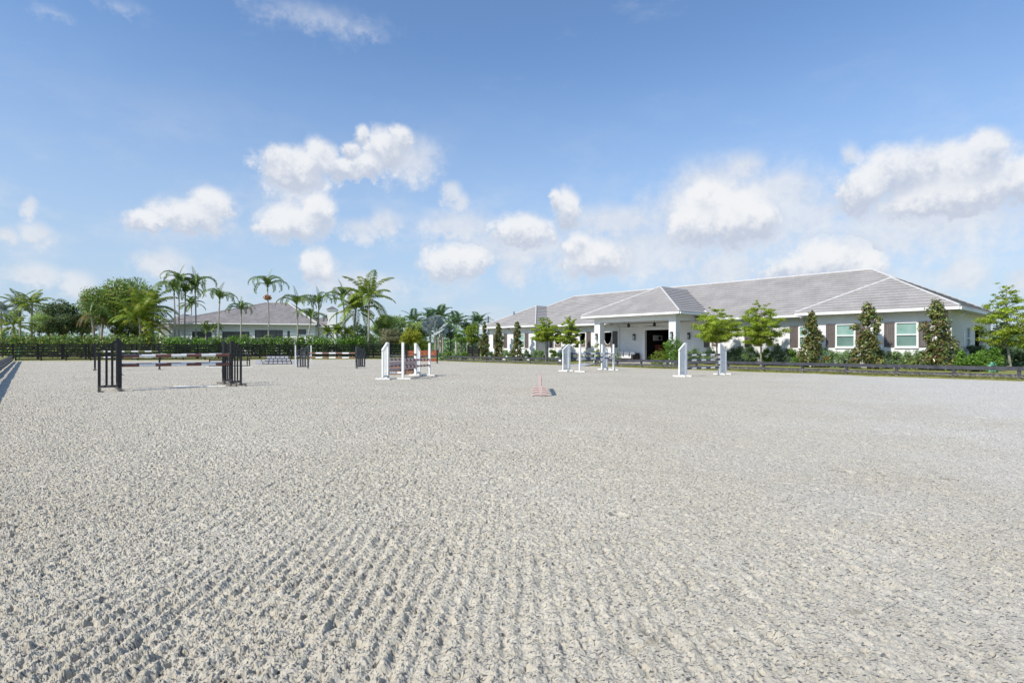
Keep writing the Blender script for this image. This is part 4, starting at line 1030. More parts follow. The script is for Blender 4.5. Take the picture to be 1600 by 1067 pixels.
# slatted charcoal vertical in the middle distance
s1 = gp(481.5, 575.8); s2 = gp(557.2, 575.8); axs = (s2 - s1) / np.linalg.norm(s2 - s1)
place(B3, s1, heading(s1, 462.8, .74, True), 'charcoal slatted wing standard beside two thin white posts'); place(B3, s2, heading(s2, 571.6, .74, True), 'charcoal slatted wing standard alone at the right end of the brown poles', .92)
for z, nm in ((1.09, 'upper'), (.77, 'lower')):
    pole(s1 + axs * .07, z, s2 - axs * .07, z, 7, M['brown'], M['white'], nm + ' brown and white pole between the charcoal slatted wings', .055, 'poles between the charcoal wings')
w1 = gp(461.6, 571.7); w2 = gp(486, 570.8)
place(WP, w1, .4, 'thin white post standard left of the charcoal slatted wing'); place(WP, w2, .4, 'thin white post standard just right of the charcoal slatted wing')
pole(w1, .80, w2, .80, 5, M['white'], M['charcoal'], 'short white and dark pole half hidden behind the charcoal slatted wing', .05)

# white oxer in the centre
C1 = np.array([-5.76, 26.35, 0]); C3 = np.array([-5.03, 29.7, 0]); C2 = np.array([-5.02, 26.2, 0]); C4 = np.array([-4.29, 29.6, 0])
axc = (C3 - C1) / np.linalg.norm(C3 - C1); rc = math.atan2(axc[1], axc[0])
place(WH, C1, heading(C1, 597.3, .6, False), 'white winged standard nearest the viewer at the left of the pink oxer'); place(WH, C3, heading(C3, 656, .6, True), 'white winged standard in front of the red plank gate')
place(WP, C2, rc + math.pi / 2, 'white post standard beside the pink planks, nearest the viewer'); place(WP, C4, rc + math.pi / 2, 'white post standard before the right end of the red plank gate')
g_ = 'poles of the pink oxer'
for z, nm in ((.86, 'upper'), (.56, 'lower')):
    pole(C2 + axc * .06, z, C4 - axc * .06, z - .01, 15, M['pinkpanel'], M['maroon'], nm + ' dashed pink and maroon pole between the two white posts', .05, g_)
    pole(C1 + axc * .06, z + .02, C3 - axc * .06, z, 15, M['pinkpanel'], M['maroon'], nm + ' dashed pink and maroon pole between the two white wings', .05, g_)
def plank(pa, pb, z0, z1, m_, label, group=None, t=.035, name='jump_plank', cat='jump plank', strap=None):
    mats = [m_, strap or m_]; c = (pa + pb) / 2; mb = MB(); d = pb - pa; n_ = 9 if strap else 1
    for i in range(n_): mb.bar(pa + d * i / n_ + np.array([0, 0, (z0 + z1) / 2]), pa + d * (i + 1) / n_ + np.array([0, 0, (z0 + z1) / 2]), t, z1 - z0, mi=i % 2)
    off_ = np.array([c[0], c[1], (z0 + z1) / 2]); mb.v = [tuple(np.array(v) - off_) for v in mb.v]
    o = mb.build(name, mats); o.location = off_; return tag(o, label, cat, group)
plank(C1 + axc * .07, C3 - axc * .07, .62, .80, M['pinkpanel'], 'pale pink plank hung between the two poles of the white wings', 'pink planks')
plank(C1 + axc * .07, C3 - axc * .07, .38, .50, M['pinkpanel'], 'narrow pale pink plank lowest between the white wings', 'pink planks')
plank(C1 + (C2 - C1) * .1, C2 - (C2 - C1) * .1, .26, .35, M['white'], 'short white plank joining the nearest white wing and white post', None, .05)
low_frame(at(606.5, 33.6), at(647, 34.2), .56, (0, .62, 1.0), 'low_gate', 'low black frame gate seen through the pink and white oxer', 'jump gate', M['blackpaint'], False, .06)
def flower_box(px, Y, m_, label, wd):
    c = at(px, Y); r = thing('flower_box', label, 'flower box', c, 0, 'flower boxes')
    mb = MB(); mb.box((c[0] - wd, c[1] - .15, 0), (c[0] + wd, c[1] + .15, .2)); mb.build('box', M['brown'], r)
    n_ = 90; P_ = np.stack([c[0] + RNG.uniform(-wd, wd, n_), c[1] + RNG.uniform(-.18, .18, n_), RNG.uniform(.2, .42, n_)], 1); mb = MB()
    for p in P_:
        mb.tube([p, p + np.array([0, 0, .02]), p + np.array([0, 0, .05])], [.012, .05, .03], 5)
    mb.build('blossoms', m_, r)
flower_box(614.5, 31.2, M['orange'], 'box of orange flowers on sand behind the nearest white wing', .40); flower_box(637, 31.4, M['maroon'], 'box of dark red flowers on sand behind the nearest white post', .30)

# red plank gate beyond
D1 = gp(635.3, 568.3); D2 = gp(683.2, 567.9)
r = thing('plank_gate', 'red orange plank gate jump between dark posts behind the pink oxer', 'plank jump', (D1 + D2) / 2)
for p in (D1, D2):
    mb = MB(); mb.bar(p, p + np.array([0, 0, 1.32 if p is D1 else 1.26]), .13, .13, (1, 0, 0)); mb.build('post', M['blackpaint'], r)
dd = (D2 - D1) / np.linalg.norm(D2 - D1)
for z0, z1 in ((.98, 1.22), (.76, .93), (.20, .48)):
    for k in range(3):
        mb = MB(); a = mid(D1, D2, k / 3) + dd * (.08 if k == 0 else .01); b = mid(D1, D2, (k + 1) / 3) - dd * (.08 if k == 2 else .01); zz = np.array([0, 0, (z0 + z1) / 2 + (.02 if k == 1 else 0)])
        mb.bar(a + zz, b + zz, .05, z1 - z0); mb.build('plank', M['red'], r)

# pale brick wall filler far left of centre
Wa = gp(413, 569); Wb = gp(456, 568.8); r = thing('brick_wall', 'low stepped wall of pale grey bricks on the sand beyond the charcoal wings', 'wall jump', (Wa + Wb) / 2); dW = (Wb - Wa) / np.linalg.norm(Wb - Wa)
core = MB(); bk = MB(); Lw = np.linalg.norm(Wb - Wa)
for row in range(3):
    ins = (.0, .08, .24)[row]; n_ = (6, 6, 5)[row]; z0 = row * .25
    core.bar(Wa + dW * ins + np.array([0, 0, z0 + .125]), Wb - dW * ins + np.array([0, 0, z0 + .125]), .30, .249)
    wd = (Lw - 2 * ins) / n_
    for k in range(n_):
        a = Wa + dW * (ins + k * wd + .035); b = Wa + dW * (ins + (k + 1) * wd - .035); zz = np.array([0, 0, z0 + .135]); bk.bar(a + zz, b + zz, .35, .17)
core.build('core', M['mortar'], r); bk.build('bricks', M['brick'], r)
for s_, p in ((-1, Wa), (1, Wb)):
    mb = MB(); c = p + dW * s_ * .42; mb.bar(c - dW * .3 + np.array([0, 0, .13]), c + dW * .3 + np.array([0, 0, .13]), .34, .26); mb.bar(c - dW * .2 + np.array([0, 0, .331]), c + dW * .2 + np.array([0, 0, .331]), .34, .14); mb.build('end_block', M['brick'], r)

# white oxer with navy poles before the barn porch
I1 = at(889.4, 35.6); I3 = at(941, 38.2); I2 = at(906.2, 34.4); I4 = at(958.9, 37.0); axi = (I3 - I1) / np.linalg.norm(I3 - I1); ri = math.atan2(axi[1], axi[0])
place(WH, I1, heading(I1, 879.3, .6, False), 'white winged standard at the path gap, left end of the navy banded oxer'); place(WH, I3, heading(I3, 949, .6, True), 'white winged standard crossed by navy pole bands before the porch')
place(WP, I2, ri + math.pi / 2, 'white post standard in front of the path gap'); place(WP, I4, ri + math.pi / 2, 'white post standard before the wicker sofa end of the porch')
g_ = 'poles of the navy oxer'
for z, nm in ((1.10, 'upper'), (.80, 'lower')):
    pole(I1 + axi * .06, z, I3 - axi * .06, z, 5, M['navy'], M['white'], nm + ' navy and white pole between the white wings before the porch', .045, g_)
    pole(I2 + axi * .06, z, I4 - axi * .06, z, 7, M['white'], M['navy'], nm + ' white and navy pole between the plain posts before the porch', .045, g_)

# white vertical to the right of it
J1 = at(1071.3, 28.8); J2 = at(1124.4, 30.7); axj = (J2 - J1) / np.linalg.norm(J2 - J1)
place(WH, J1, heading(J1, 1061, .6, False), 'white winged standard at the left end of the charcoal poles'); place(WH, J2, heading(J2, 1134.5, .6, True), 'white winged standard at the right end of the charcoal poles')
for z, nm in ((1.08, 'top'), (.82, 'middle'), (.40, 'lowest')):
    pole(J1 + axj * .06, z, J2 - axj * .06, z, 7, M['charcoal'], M['white'], nm + ' charcoal and white pole between the rightmost pair of white wings', .045, 'poles of the charcoal vertical')

# small pink filler standing end-on in the middle of the arena
K0 = at(845.2, 16.7); K1 = at(842.5, 19.9); dK = (K1 - K0) / np.linalg.norm(K1 - K0); nK = np.array([dK[1], -dK[0], 0]); Lk = np.linalg.norm(K1 - K0)
r = thing('panel_filler', 'small pale pink panel jump seen end on, alone in mid arena', 'panel jump', (K0 + K1) / 2)
mb = MB(); nseg = 24
for k in range(nseg):
    t0, t1 = k / nseg, (k + 1) / nseg; ztop = .58; arch = lambda t: .36 + .09 * abs(math.sin(t * 3 * math.pi))
    a, b = mid(K0, K1, t0), mid(K0, K1, t1); h = nK * .014
    mb.hexa([a - h + np.array([0, 0, arch(t0)]), a + h + np.array([0, 0, arch(t0)]), b + h + np.array([0, 0, arch(t1)]), b - h + np.array([0, 0, arch(t1)]), a - h + np.array([0, 0, ztop]), a + h + np.array([0, 0, ztop]), b + h + np.array([0, 0, ztop]), b - h + np.array([0, 0, ztop])])
mb.build('panel', M['pinkpanel'], r)
for k in range(4):
    p = mid(K0, K1, (k + .06) / 3.12); mb = MB(); mb.bar(p + np.array([0, 0, .02]), p + np.array([0, 0, .58]), .06, .05, dK); mb.build('leg', M['pinkpanel'], r)
    mb = MB(); mb.tube([p + nK * x + np.array([0, 0, .035 + .03 * (1 - (x / .24) ** 2)]) for x in np.linspace(-.24, .24, 9)], .030, 7); mb.build('foot', M['pink'], r)

# green standpipe in the far left corner, a utility pole top and the dark gate beside the barn
p = at(29.8, 71.0); r = thing('standpipe', 'green bent standpipe with a side arm by the far left corner', 'water pipe', (p[0], p[1], G0)); mb = MB()
z1_ = zat(543.5, 71.0); mb.tube([(p[0], p[1], G0), (p[0], p[1], z1_ - .25), (p[0] + .05, p[1], z1_), (p[0] + .3, p[1], z1_ + .12)], .09, 8); mb.build('riser', M['greenpipe'], r)
mb = MB(); mb.tube([(p[0] + .3, p[1], z1_ + .12), (p[0] + .75, p[1], z1_ + .2)], .10, 8); mb.build('arm', M['greenpipe'], r)
p = at(762.8, 95.0, G0); r = thing('utility_pole', 'distant grey utility pole rising behind the end of the barn roof', 'utility pole', p)
mb = MB(); mb.tube([p, (p[0], p[1], zat(494, 95.0))], [.16, .11], 8); mb.build('pole', M['greypost'], r)
mb = MB(); mb.bar((p[0] - .45, p[1], zat(496.5, 95)), (p[0] + .45, p[1], zat(496.5, 95)), .1, .1); mb.build('crossarm', M['greypost'], r)
ga = at(731, 72.0, G0); gb = at(748.5, 70.0, G0); r = thing('panel_gate', 'dark blue black slatted gate left of the barn among the shrubs', 'gate', (ga + gb) / 2); dg = (gb - ga) / np.linalg.norm(gb - ga)
for p in (ga, gb):
    mb = MB(); mb.bar(p, p + np.array([0, 0, 1.75]), .14, .14, dg); mb.build('post', M['black'], r)
for k in range(6):
    z = np.array([0, 0, .18 + k * .25]); mb = MB(); mb.bar(ga + dg * .08 + z, gb - dg * .08 + z, .04, .2); mb.build('board', M['black'], r)

# ------------------------------------------------------------------ vegetation
def leaves(rng, C, Nn, L, W_, jitter=.7):
    """one small folded blade per point"""
    n = len(C)
    Nn = Nn + rng.normal(0, jitter, (n, 3)); Nn /= np.linalg.norm(Nn, axis=1, keepdims=True) + 1e-9
    r = rng.normal(0, 1, (n, 3)); d = r - (r * Nn).sum(1, keepdims=True) * Nn; d /= np.linalg.norm(d, axis=1, keepdims=True) + 1e-9
    s = np.cross(Nn, d); l = (L * rng.uniform(.6, 1.25, (n, 1))) / 2; w_ = (W_ * rng.uniform(.7, 1.2, (n, 1))) / 2
    V = np.stack([C - d * l, C + s * w_ + Nn * l * .18 - d * l * .1, C + d * l, C - s * w_ + Nn * l * .18 - d * l * .1], 1).reshape(-1, 3)
    Q = np.arange(4 * n).reshape(n, 4); return V, Q
def clump_points(rng, clumps, per_vol=True, shell=.55):
    """clumps: (cx, cy, cz, rx, ry, rz, n)"""
    Cs = []; Ns = []
    for cx, cy, cz, rx, ry, rz, n in clumps:
        d = rng.normal(0, 1, (int(n), 3)); d /= np.linalg.norm(d, axis=1, keepdims=True); rad = rng.uniform(shell, 1.05, (int(n), 1))
        rr = np.array([rx, ry, rz]); Cs.append(np.array([cx, cy, cz]) + d * rad * rr); Ns.append(d / rr * min(rx, ry, rz))
    C = np.concatenate(Cs); Nn = np.concatenate(Ns); Nn /= np.linalg.norm(Nn, axis=1, keepdims=True) + 1e-9; return C, Nn
def blob_crown(rng, c, r3, nclump, nleaf, L, W_, m_, parent, name='crown', sub=.34, flat=1.0, hollow=.35, up=.25):
    """uneven crown of leaf clumps spread through an ellipsoid"""
    cl = []
    for k in range(nclump):
        d = rng.normal(0, 1, 3); d /= np.linalg.norm(d); rad = rng.uniform(hollow, 1.0) ** .7
        if d[2] < -.5: d[2] *= .6
        q_ = np.array(c) + d * rad * np.array(r3) * (1 - sub * .6); s_ = sub * rng.uniform(.55, 1.25)
        rr = np.array(r3).mean() * s_
        cl.append((q_[0], q_[1], q_[2], rr, rr, rr * .75 * flat, max(6, nleaf / nclump * (s_ / sub) ** 2)))
    C, Nn = clump_points(rng, cl); Nn[:, 2] += up
    V, Q = leaves(rng, C, Nn, L, W_); return mesh_np(name, V, Q, m_, parent, local=False), cl
def limb_trunk(rng, base, top, rad, m_, parent, limbs, name='trunk'):
    mb = MB(); base = np.array(base, float); top = np.array(top, float); n_ = 5
    pts = [base + (top - base) * t + np.array([rng.normal(0, rad * .35), rng.normal(0, rad * .35), 0]) * (t > 0) for t in np.linspace(0, 1, n_)]
    mb.tube(pts, [rad * (1.25 if i == 0 else 1) * (1 - .45 * i / (n_ - 1)) for i in range(n_)], 8)
    for q_ in limbs:
        s_ = base + (top - base) * rng.uniform(.55, .98); e_ = np.array(q_); m1 = (s_ + e_) / 2 + np.array([0, 0, .1 * np.linalg.norm(e_ - s_)])
        mb.tube([s_, m1, e_], [rad * .45, rad * .3, rad * .12], 6)
    return mb.build(name, m_, parent, smooth=True)
def broad_tree(name, label, cat, px, Y, py_c, rpx, rpy, m_, nclump, nleaf, L, W_, trunk=M['darktrunk'], trad=.22, group=None, sub=.34, depth=1.0, flat=1.0, base_px=None):
    rng = np.random.default_rng(int(px * 7 + Y)); k = Y / F
    c = at(px, Y, zat(py_c, Y)); b = at(base_px or px, Y, G0)
    r = thing(name, label, cat, b, 0, group)
    r3 = (rpx * k, rpx * k * depth, rpy * k)
    cr, cl = blob_crown(rng, c, r3, nclump, nleaf, L, W_, m_, r, sub=sub, flat=flat)
    limbs = [q_[:3] for q_ in cl[:9]]
    limb_trunk(rng, b, (c[0], c[1], c[2] - r3[2] * .25), trad, trunk, r, limbs)
    return r

# palms ---------------------------------------------------------------
def frond(V, Q, rng, az_, el0, el1, Lf, nl, ll, lw, droop, pw=1.2, vee=.5):
    """feather frond: a curved midrib with narrow leaflets on both sides"""
    h = np.array([math.cos(az_), math.sin(az_), 0.]); side = np.array([-h[1], h[0], 0.]); p = np.zeros(3); n_ = 16; pts = [p.copy()]; tans = []
    twist = rng.uniform(-.25, .25)
    for i in range(n_):
        th = el0 + (el1 - el0) * ((i + .5) / n_) ** pw; t = h * math.cos(th) + np.array([0, 0, math.sin(th)]); t = t + side * twist * (i / n_); t /= np.linalg.norm(t)
        tans.append(t); p = p + t * Lf / n_; pts.append(p.copy())
    for i in range(n_):
        t = tans[i]; w_ = .035 * Lf * (1 - .8 * i / n_) * .5
        b = len(V); V += [pts[i] + side * w_, pts[i] - side * w_, pts[i + 1] - side * w_ * .9, pts[i + 1] + side * w_ * .9]; Q.append((b, b + 1, b + 2, b + 3))
    for k in range(nl):
        u_ = .14 + .86 * (k + .5) / nl; x = u_ * n_; i = min(int(x), n_ - 1); o = pts[i] + (pts[i + 1] - pts[i]) * (x - i); t = tans[i]; up = np.cross(side, t); up = up if up[2] > 0 else -up
        taper = math.sin(math.pi * min(1, .18 + .80 * u_)) ** .6
        for sg in (-1, 1):
            d = side * sg * .8 + t * .55 + up * vee + np.array([0, 0, -droop * rng.uniform(.6, 1.4)]); d /= np.linalg.norm(d); l = ll * taper * rng.uniform(.8, 1.15)
            d2 = d + np.array([0, 0, -droop * 1.1]); d2 /= np.linalg.norm(d2)
            m1 = o + d * l * .55; e_ = m1 + d2 * l * .45; b = len(V); V += [o, m1 + t * lw / 2, e_, m1 - t * lw / 2]; Q.append((b, b + 1, b + 2, b + 3))
PALM = {}
def palm_mesh(kind, var):
    key = (kind, var)
    if key in PALM: return PALM[key]
    rng = np.random.default_rng(100 + var * 13 + len(kind)); V = []; Q = []; mi = []
    if kind == 'christmas':            # short strongly arched fronds above a slim crownshaft
        n_ = 10
        for i in range(n_):
            frond(V, Q, rng, i * 2.399 + rng.uniform(-.3, .3), math.radians(rng.uniform(68, 88)) if i % 3 else math.radians(rng.uniform(40, 62)), math.radians(rng.uniform(-110, -80)), rng.uniform(1.45, 1.8), 24, .27, .075, .12, 1.45, .55)
        frond(V, Q, rng, 1.0, math.radians(88), math.radians(60), 1.3, 14, .2, .05, .0)
        mats = [M['l_palm']]
    elif kind == 'coconut':
        n_ = 18
        for i in range(n_):
            e0 = math.radians(86 - 105 * (i / n_) + rng.uniform(-8, 8)); frond(V, Q, rng, i * 2.399 + rng.uniform(-.3, .3), e0, e0 - math.radians(rng.uniform(60, 95)), rng.uniform(1.15, 1.45), 44, .30, .036, .40, 1.35, .15)
        mats = [M['l_coco']]
    elif kind == 'royal':
        n_ = 15
        for i in range(n_):
            e0 = math.radians(84 - 80 * (i / n_) + rng.uniform(-8, 8)); frond(V, Q, rng, i * 2.399 + rng.uniform(-.3, .3), e0, e0 - math.radians(rng.uniform(70, 110)), rng.uniform(1.15, 1.4), 30, .34, .07, .2, 1.3, .3)
        mats = [M['l_palm']]
    elif kind == 'silver':             # stiff fan leaves on stalks
        n_ = 17
        for i in range(n_):
            a_ = i * 2.399; e0 = math.radians(82 - 100 * (i / n_)); d = np.array([math.cos(a_) * math.cos(e0), math.sin(a_) * math.cos(e0), math.sin(e0)]); o = d * rng.uniform(.42, .58)
            sd = np.cross(d, [0, 0, 1.]); sd /= np.linalg.norm(sd) + 1e-9; up = np.cross(sd, d); ro = rng.uniform(-1.3, 1.3); sd = sd * math.cos(ro) + up * math.sin(ro); up = np.cross(sd, d); b = len(V); w_ = .014; V += [sd * w_, -sd * w_, o - sd * w_, o + sd * w_]; Q.append((b, b + 1, b + 2, b + 3))
            for k in range(19):
                g = math.radians(-135 + 15 * k); r_ = rng.uniform(.40, .48); dr = d * math.cos(g) + sd * math.sin(g); nn = up; e_ = o + dr * r_ + np.array([0, 0, -.05 * rng.random()]); m1 = o + dr * r_ * .6 + nn * .03; pr = np.cross(nn, dr)
                b = len(V); V += [o, m1 + pr * .05, e_, m1 - pr * .05]; Q.append((b, b + 1, b + 2, b + 3))
        mats = [M['l_silver']]
    me_o = mesh_np(kind + '_crown', np.array(V), np.array(Q), mats); me = me_o.data; bpy.data.objects.remove(me_o); PALM[key] = me; return me
def palm(kind, name, label, px, Y, py_c, rpx, var=0, group=None, base_px=None, trad=.11, mat_=None, trunk=M['palmtrunk'], dead=0, fruit=False, rot=None, shaft=True, gz=G0):
    rng = np.random.default_rng(int(px * 11 + py_c)); base = at(base_px or px, Y, gz); top = at(px, Y, zat(py_c, Y)); R_ = rpx * Y / F
    r = thing(name, label, 'palm tree', base, 0, group); mb = MB(); n_ = 9
    bow = np.array([rng.normal(0, .12), rng.normal(0, .12), 0])
    pts = [base + (top - base) * t + bow * math.sin(math.pi * t) for t in np.linspace(0, 1, n_)]
    mb.tube(pts, [trad * (1.35 if i == 0 else 1.0) * (1 - .3 * i / (n_ - 1)) for i in range(n_)], 8); mb.build('trunk', trunk, r, smooth=True)
    if kind == 'christmas' and shaft:
        mb = MB(); mb.tube([top - np.array([0, 0, .02]), top + np.array([0, 0, R_ * .12]), top + np.array([0, 0, R_ * .3])], [trad * .85, trad * .95, trad * .4], 8); mb.build('crownshaft', M['crownshaft'], r, smooth=True)
    o = bpy.data.objects.new('crown', palm_mesh(kind, var)); col.objects.link(o); o.parent = r
    o.location = [float(v) for v in top + np.array([0, 0, R_ * .2 if kind == 'christmas' else 0]) - base]; o.scale = (R_, R_, R_); o.rotation_euler = (0, 0, rng.uniform(0, 6.28) if rot is None else rot)
    if mat_:
        o.material_slots[0].link = 'OBJECT'; o.material_slots[0].material = mat_
    if dead:
        V = []; Q = []
        for i in range(dead): frond(V, Q, rng, i * 2.2, math.radians(28), math.radians(-92), R_ * 1.55, 24, R_ * .24, R_ * .045, .5, .8, -.1)
        d_ = mesh_np('dead_fronds', np.array(V) + (top - base), np.array(Q), M['deadfrond'], r)
    if fruit:
        mb = MB()
        for i in range(150):
            d = rng.normal(0, 1, 3); d /= np.linalg.norm(d); p = top + d * np.array([.62, .62, .42]) * rng.uniform(.5, 1) + np.array([0, 0, -.95]); mb.tube([p - np.array([0, 0, .06]), p - np.array([0, 0, .03]), p + np.array([0, 0, .03]), p + np.array([0, 0, .06])], [.03, .075, .075, .03], 5)
        mb.build('fruit_cluster', M['fruit'], r)
    return r
GC = 'slim palms before the house'
CH = [(272, 462, 25, 0, 'slim arched palm at the left edge of the four clustered trunks before the house'), (279.5, 449, 26, 1, 'tallest slim palm of the trunk cluster left of the house roof'), (289.5, 465, 24, 2, 'lower leafy slim palm in the middle of the trunk cluster'),
      (305, 458, 31, 3, 'slim palm with wide drooping crown at the right of the trunk cluster'), (343, 474, 24, 0, 'slim palm standing alone before the rising left hip of the house roof'), (377, 490, 20, 1, 'shortest slim palm with yellowing side fronds before the house roof'),
      (418, 455, 26, 2, 'tallest slim palm with orange fruit cluster before the house ridge'), (463.5, 482, 25, 3, 'slim palm before the right slope of the house roof'), (485.5, 505, 24, 0, 'low bushy palm between two taller slim palms near the chimney'), (498, 481, 25, 1, 'slim palm directly left of the white chimney'), (536.6, 475, 28, 2, 'slim palm right of the chimney beside the yellowish coconut palm')]
for i, (px, py, rp, va, lb_) in enumerate(CH):
    palm('christmas', 'slim_palm', lb_, px, 83 + (i % 4) * .8, py, rp * .95, va, GC, fruit=(px == 418), trad=.13)
GCo = 'coconut palms'
palm('coconut', 'coconut_palm', 'tall coconut palm with long loose fronds right of the house', 576, 84, 466, 40, 0, GCo, trad=.17, base_px=574.5)
palm('coconut', 'coconut_palm', 'bushy yellowish coconut palm between the chimney and the tall coconut palm', 556, 86, 486, 36, 1, GCo, trad=.17)
palm('coconut', 'coconut_palm', 'bright yellow green coconut palm at the right foot of the big ficus', 217, 80.5, 496, 38, 2, GCo, trad=.18)
palm('coconut', 'coconut_palm', 'coconut palm with broad crown behind the bright one at the ficus edge', 236, 84, 478, 38, 3, GCo, trad=.17)
palm('coconut', 'coconut_palm', 'low coconut palm with drooping yellow fronds before the pale house corner', 239, 81, 515, 22, 0, GCo, trad=.15, mat_=M['l_yellow'])
palm('coconut', 'coconut_palm', 'yellow fronded coconut palm low at the far left edge', 21, 78, 510, 24, 1, GCo, trad=.16)
palm('coconut', 'coconut_palm', 'green coconut palm standing higher behind the yellow one at the far left', 31, 86, 480, 26, 2, GCo, trad=.17, mat_=M['l_palm'])
palm('coconut', 'coconut_palm', 'coconut palm with upright fronds left of the dark ficus', 50, 84, 476, 26, 3, GCo, trad=.17)
palm('royal', 'fan_palm', 'silver grey palm cut by the left edge of the photo', 2, 82, 490, 26, 1, None, trad=.2, mat_=M['l_silver'])
palm('christmas', 'skirted_palm', 'palm with a skirt of brown dead fronds before the big ficus', 143, 79.5, 494, 22, 0, 'palms with dead fronds', trad=.2, dead=7)
palm('christmas', 'skirted_palm', 'shorter drooping palm with dead fronds right of the skirted palm', 160, 80.5, 506, 18, 1, 'palms with dead fronds', trad=.18, dead=6)
palm('royal', 'small_palm', 'small palm before the house windows, left of a twin', 321, 84.5, 514, 13, 0, 'small palms by the house', trad=.1)
palm('royal', 'small_palm', 'small palm before the house windows, right of its twin', 336, 84.2, 514, 13, 2, 'small palms by the house', trad=.1)
palm('royal', 'small_palm', 'small palm peeping over the low roof at the left end of the house', 299, 108, 477, 18, 1, 'small palms by the house', trad=.14)
for i, (px, py, rp) in enumerate(((512, 521, 16), (527, 519, 17), (543, 522, 15))):
    palm('royal', 'clump_palm', ('leafy low palm at the foot of the chimney', 'leafy low palm just right of the chimney foot', 'leafy low palm under the yellowish coconut palm')[i], px, 82.5, py, rp, i, 'low leafy palms', trad=.09, mat_=M['l_lime'])
palm('silver', 'silver_palm', 'silver blue fan palm behind the red plank gate', 680, 88, 516, 26, 0, None, trad=.24, trunk=M['trunk'])
for i, (px, py, rp, lb_) in enumerate(((646, 504, 22, 'far royal palm left of the silver fan palm'), (672, 501, 22, 'far royal palm above the left of the silver fan palm'), (688, 498, 25, 'far royal palm rising just right behind the silver fan palm'), (713, 508, 25, 'far royal palm with separate spread fronds against the sky'), (746, 508, 23, 'far royal palm with arched fronds beside the utility pole'), (629, 506, 14, 'far royal palm over the feathery green tree'), (731, 516, 15, 'low far royal palm under the gap in the skyline'))):
    palm('royal', 'royal_palm', lb_, px, 128 + 4 * (i % 3), py, rp, i % 4, 'far royal palms', trad=.25, mat_=M['l_far'])
for i, (px, py, lb_) in enumerate(((667, 516, 'bare pale trunk of a palm left of the silver fan palm'), (684.5, 512, 'bare pale palm trunk directly behind the silver fan palm'), (691.5, 510, 'bare pale palm trunk right of the silver fan palm'))):
    palm('royal', 'pale_palm', lb_, px, 92, py, 10, i, 'pale trunked palms', trad=.14, mat_=M['l_far'])

# broad trees -----------------------------------------------------------
broad_tree('ficus_tree', 'big spreading ficus tree with a dense dark crown behind the tall fence', 'tree', 189, 87, 481, 68, 53, M['l_ficus'], 95, 26000, .36, .18, trad=.4, depth=.8, sub=.27)
broad_tree('ficus_tree', 'rounded dark ficus tree with leaning trunk left of the big ficus', 'tree', 97, 83, 502, 36, 35, M['l_ficus_dark'], 56, 12000, .30, .15, trad=.25, depth=.9, sub=.30, base_px=104)
broad_tree('feathery_tree', 'wispy grey green young tree among the yellow coconut palms', 'tree', 62, 80, 505, 16, 24, M['l_feather'], 24, 2600, .26, .06, trad=.1)
broad_tree('feathery_tree', 'feathery mid green tree with rounded top behind the coconut palm', 'tree', 609, 92, 512, 33, 25, M['l_feather'], 60, 13000, .34, .13, trad=.2, sub=.3)
broad_tree('feathery_tree', 'lower feathery green tree left of the silver fan palm', 'tree', 655, 94, 519, 20, 17, M['l_feather'], 36, 7000, .34, .13, trad=.16, sub=.32)
broad_tree('dry_bush', 'pale pinkish dry bush before the feathery tree', 'bush', 612, 82, 527, 23, 18, M['l_pale'], 44, 6500, .26, .08, trad=.1, sub=.3)
broad_tree('shrub_tree', 'yellow green rounded small tree over the red plank gate', 'tree', 642, 80, 527, 19, 18, M['l_yellow'], 34, 4500, .22, .10, trad=.12, sub=.32)
broad_tree('shrub_tree', 'small light green layered tree left of the dark slatted gate', 'tree', 721, 74, 528, 17, 17, M['l_hedge'], 26, 3000, .2, .08, trad=.09, sub=.32, flat=.6)
broad_tree('shrub_tree', 'bright lime tree against the left end of the barn', 'tree', 738, 72, 523, 12, 26, M['l_lime'], 34, 4600, .22, .11, trad=.12, sub=.36)
broad_tree('shrub_tree', 'dark bushy tree right of the silver fan palm', 'tree', 704, 90, 520, 14, 18, M['l_dark'], 24, 3000, .26, .12, trad=.14, sub=.34)
broad_tree('shrub_tree', 'dark tree behind the yellowish coconut palm', 'tree', 560, 95, 522, 26, 18, M['l_dark'], 26, 3600, .3, .13, trad=.2, sub=.32)
broad_tree('shrub_tree', 'dull green tree behind the skirted palms', 'tree', 128, 93, 512, 20, 20, M['l_ficus_dark'], 22, 2800, .3, .13, trad=.2, sub=.34)
broad_tree('shrub_tree', 'green bushy tree over the corner where the far fence ends', 'tree', 660, 84, 540, 18, 12, M['l_lime'], 22, 2600, .22, .1, trad=.1, sub=.34)
broad_tree('shrub_tree', 'far low green tree at the left horizon behind the coconut palms', 'tree', 76, 110, 512, 26, 18, M['l_far'], 26, 3000, .4, .2, trad=.2, sub=.34)
broad_tree('shrub_tree', 'dark tree under the crown of the big ficus, at its right side', 'tree', 200, 83, 517, 30, 15, M['l_ficus_dark'], 30, 4200, .28, .13, trad=.16, sub=.32)

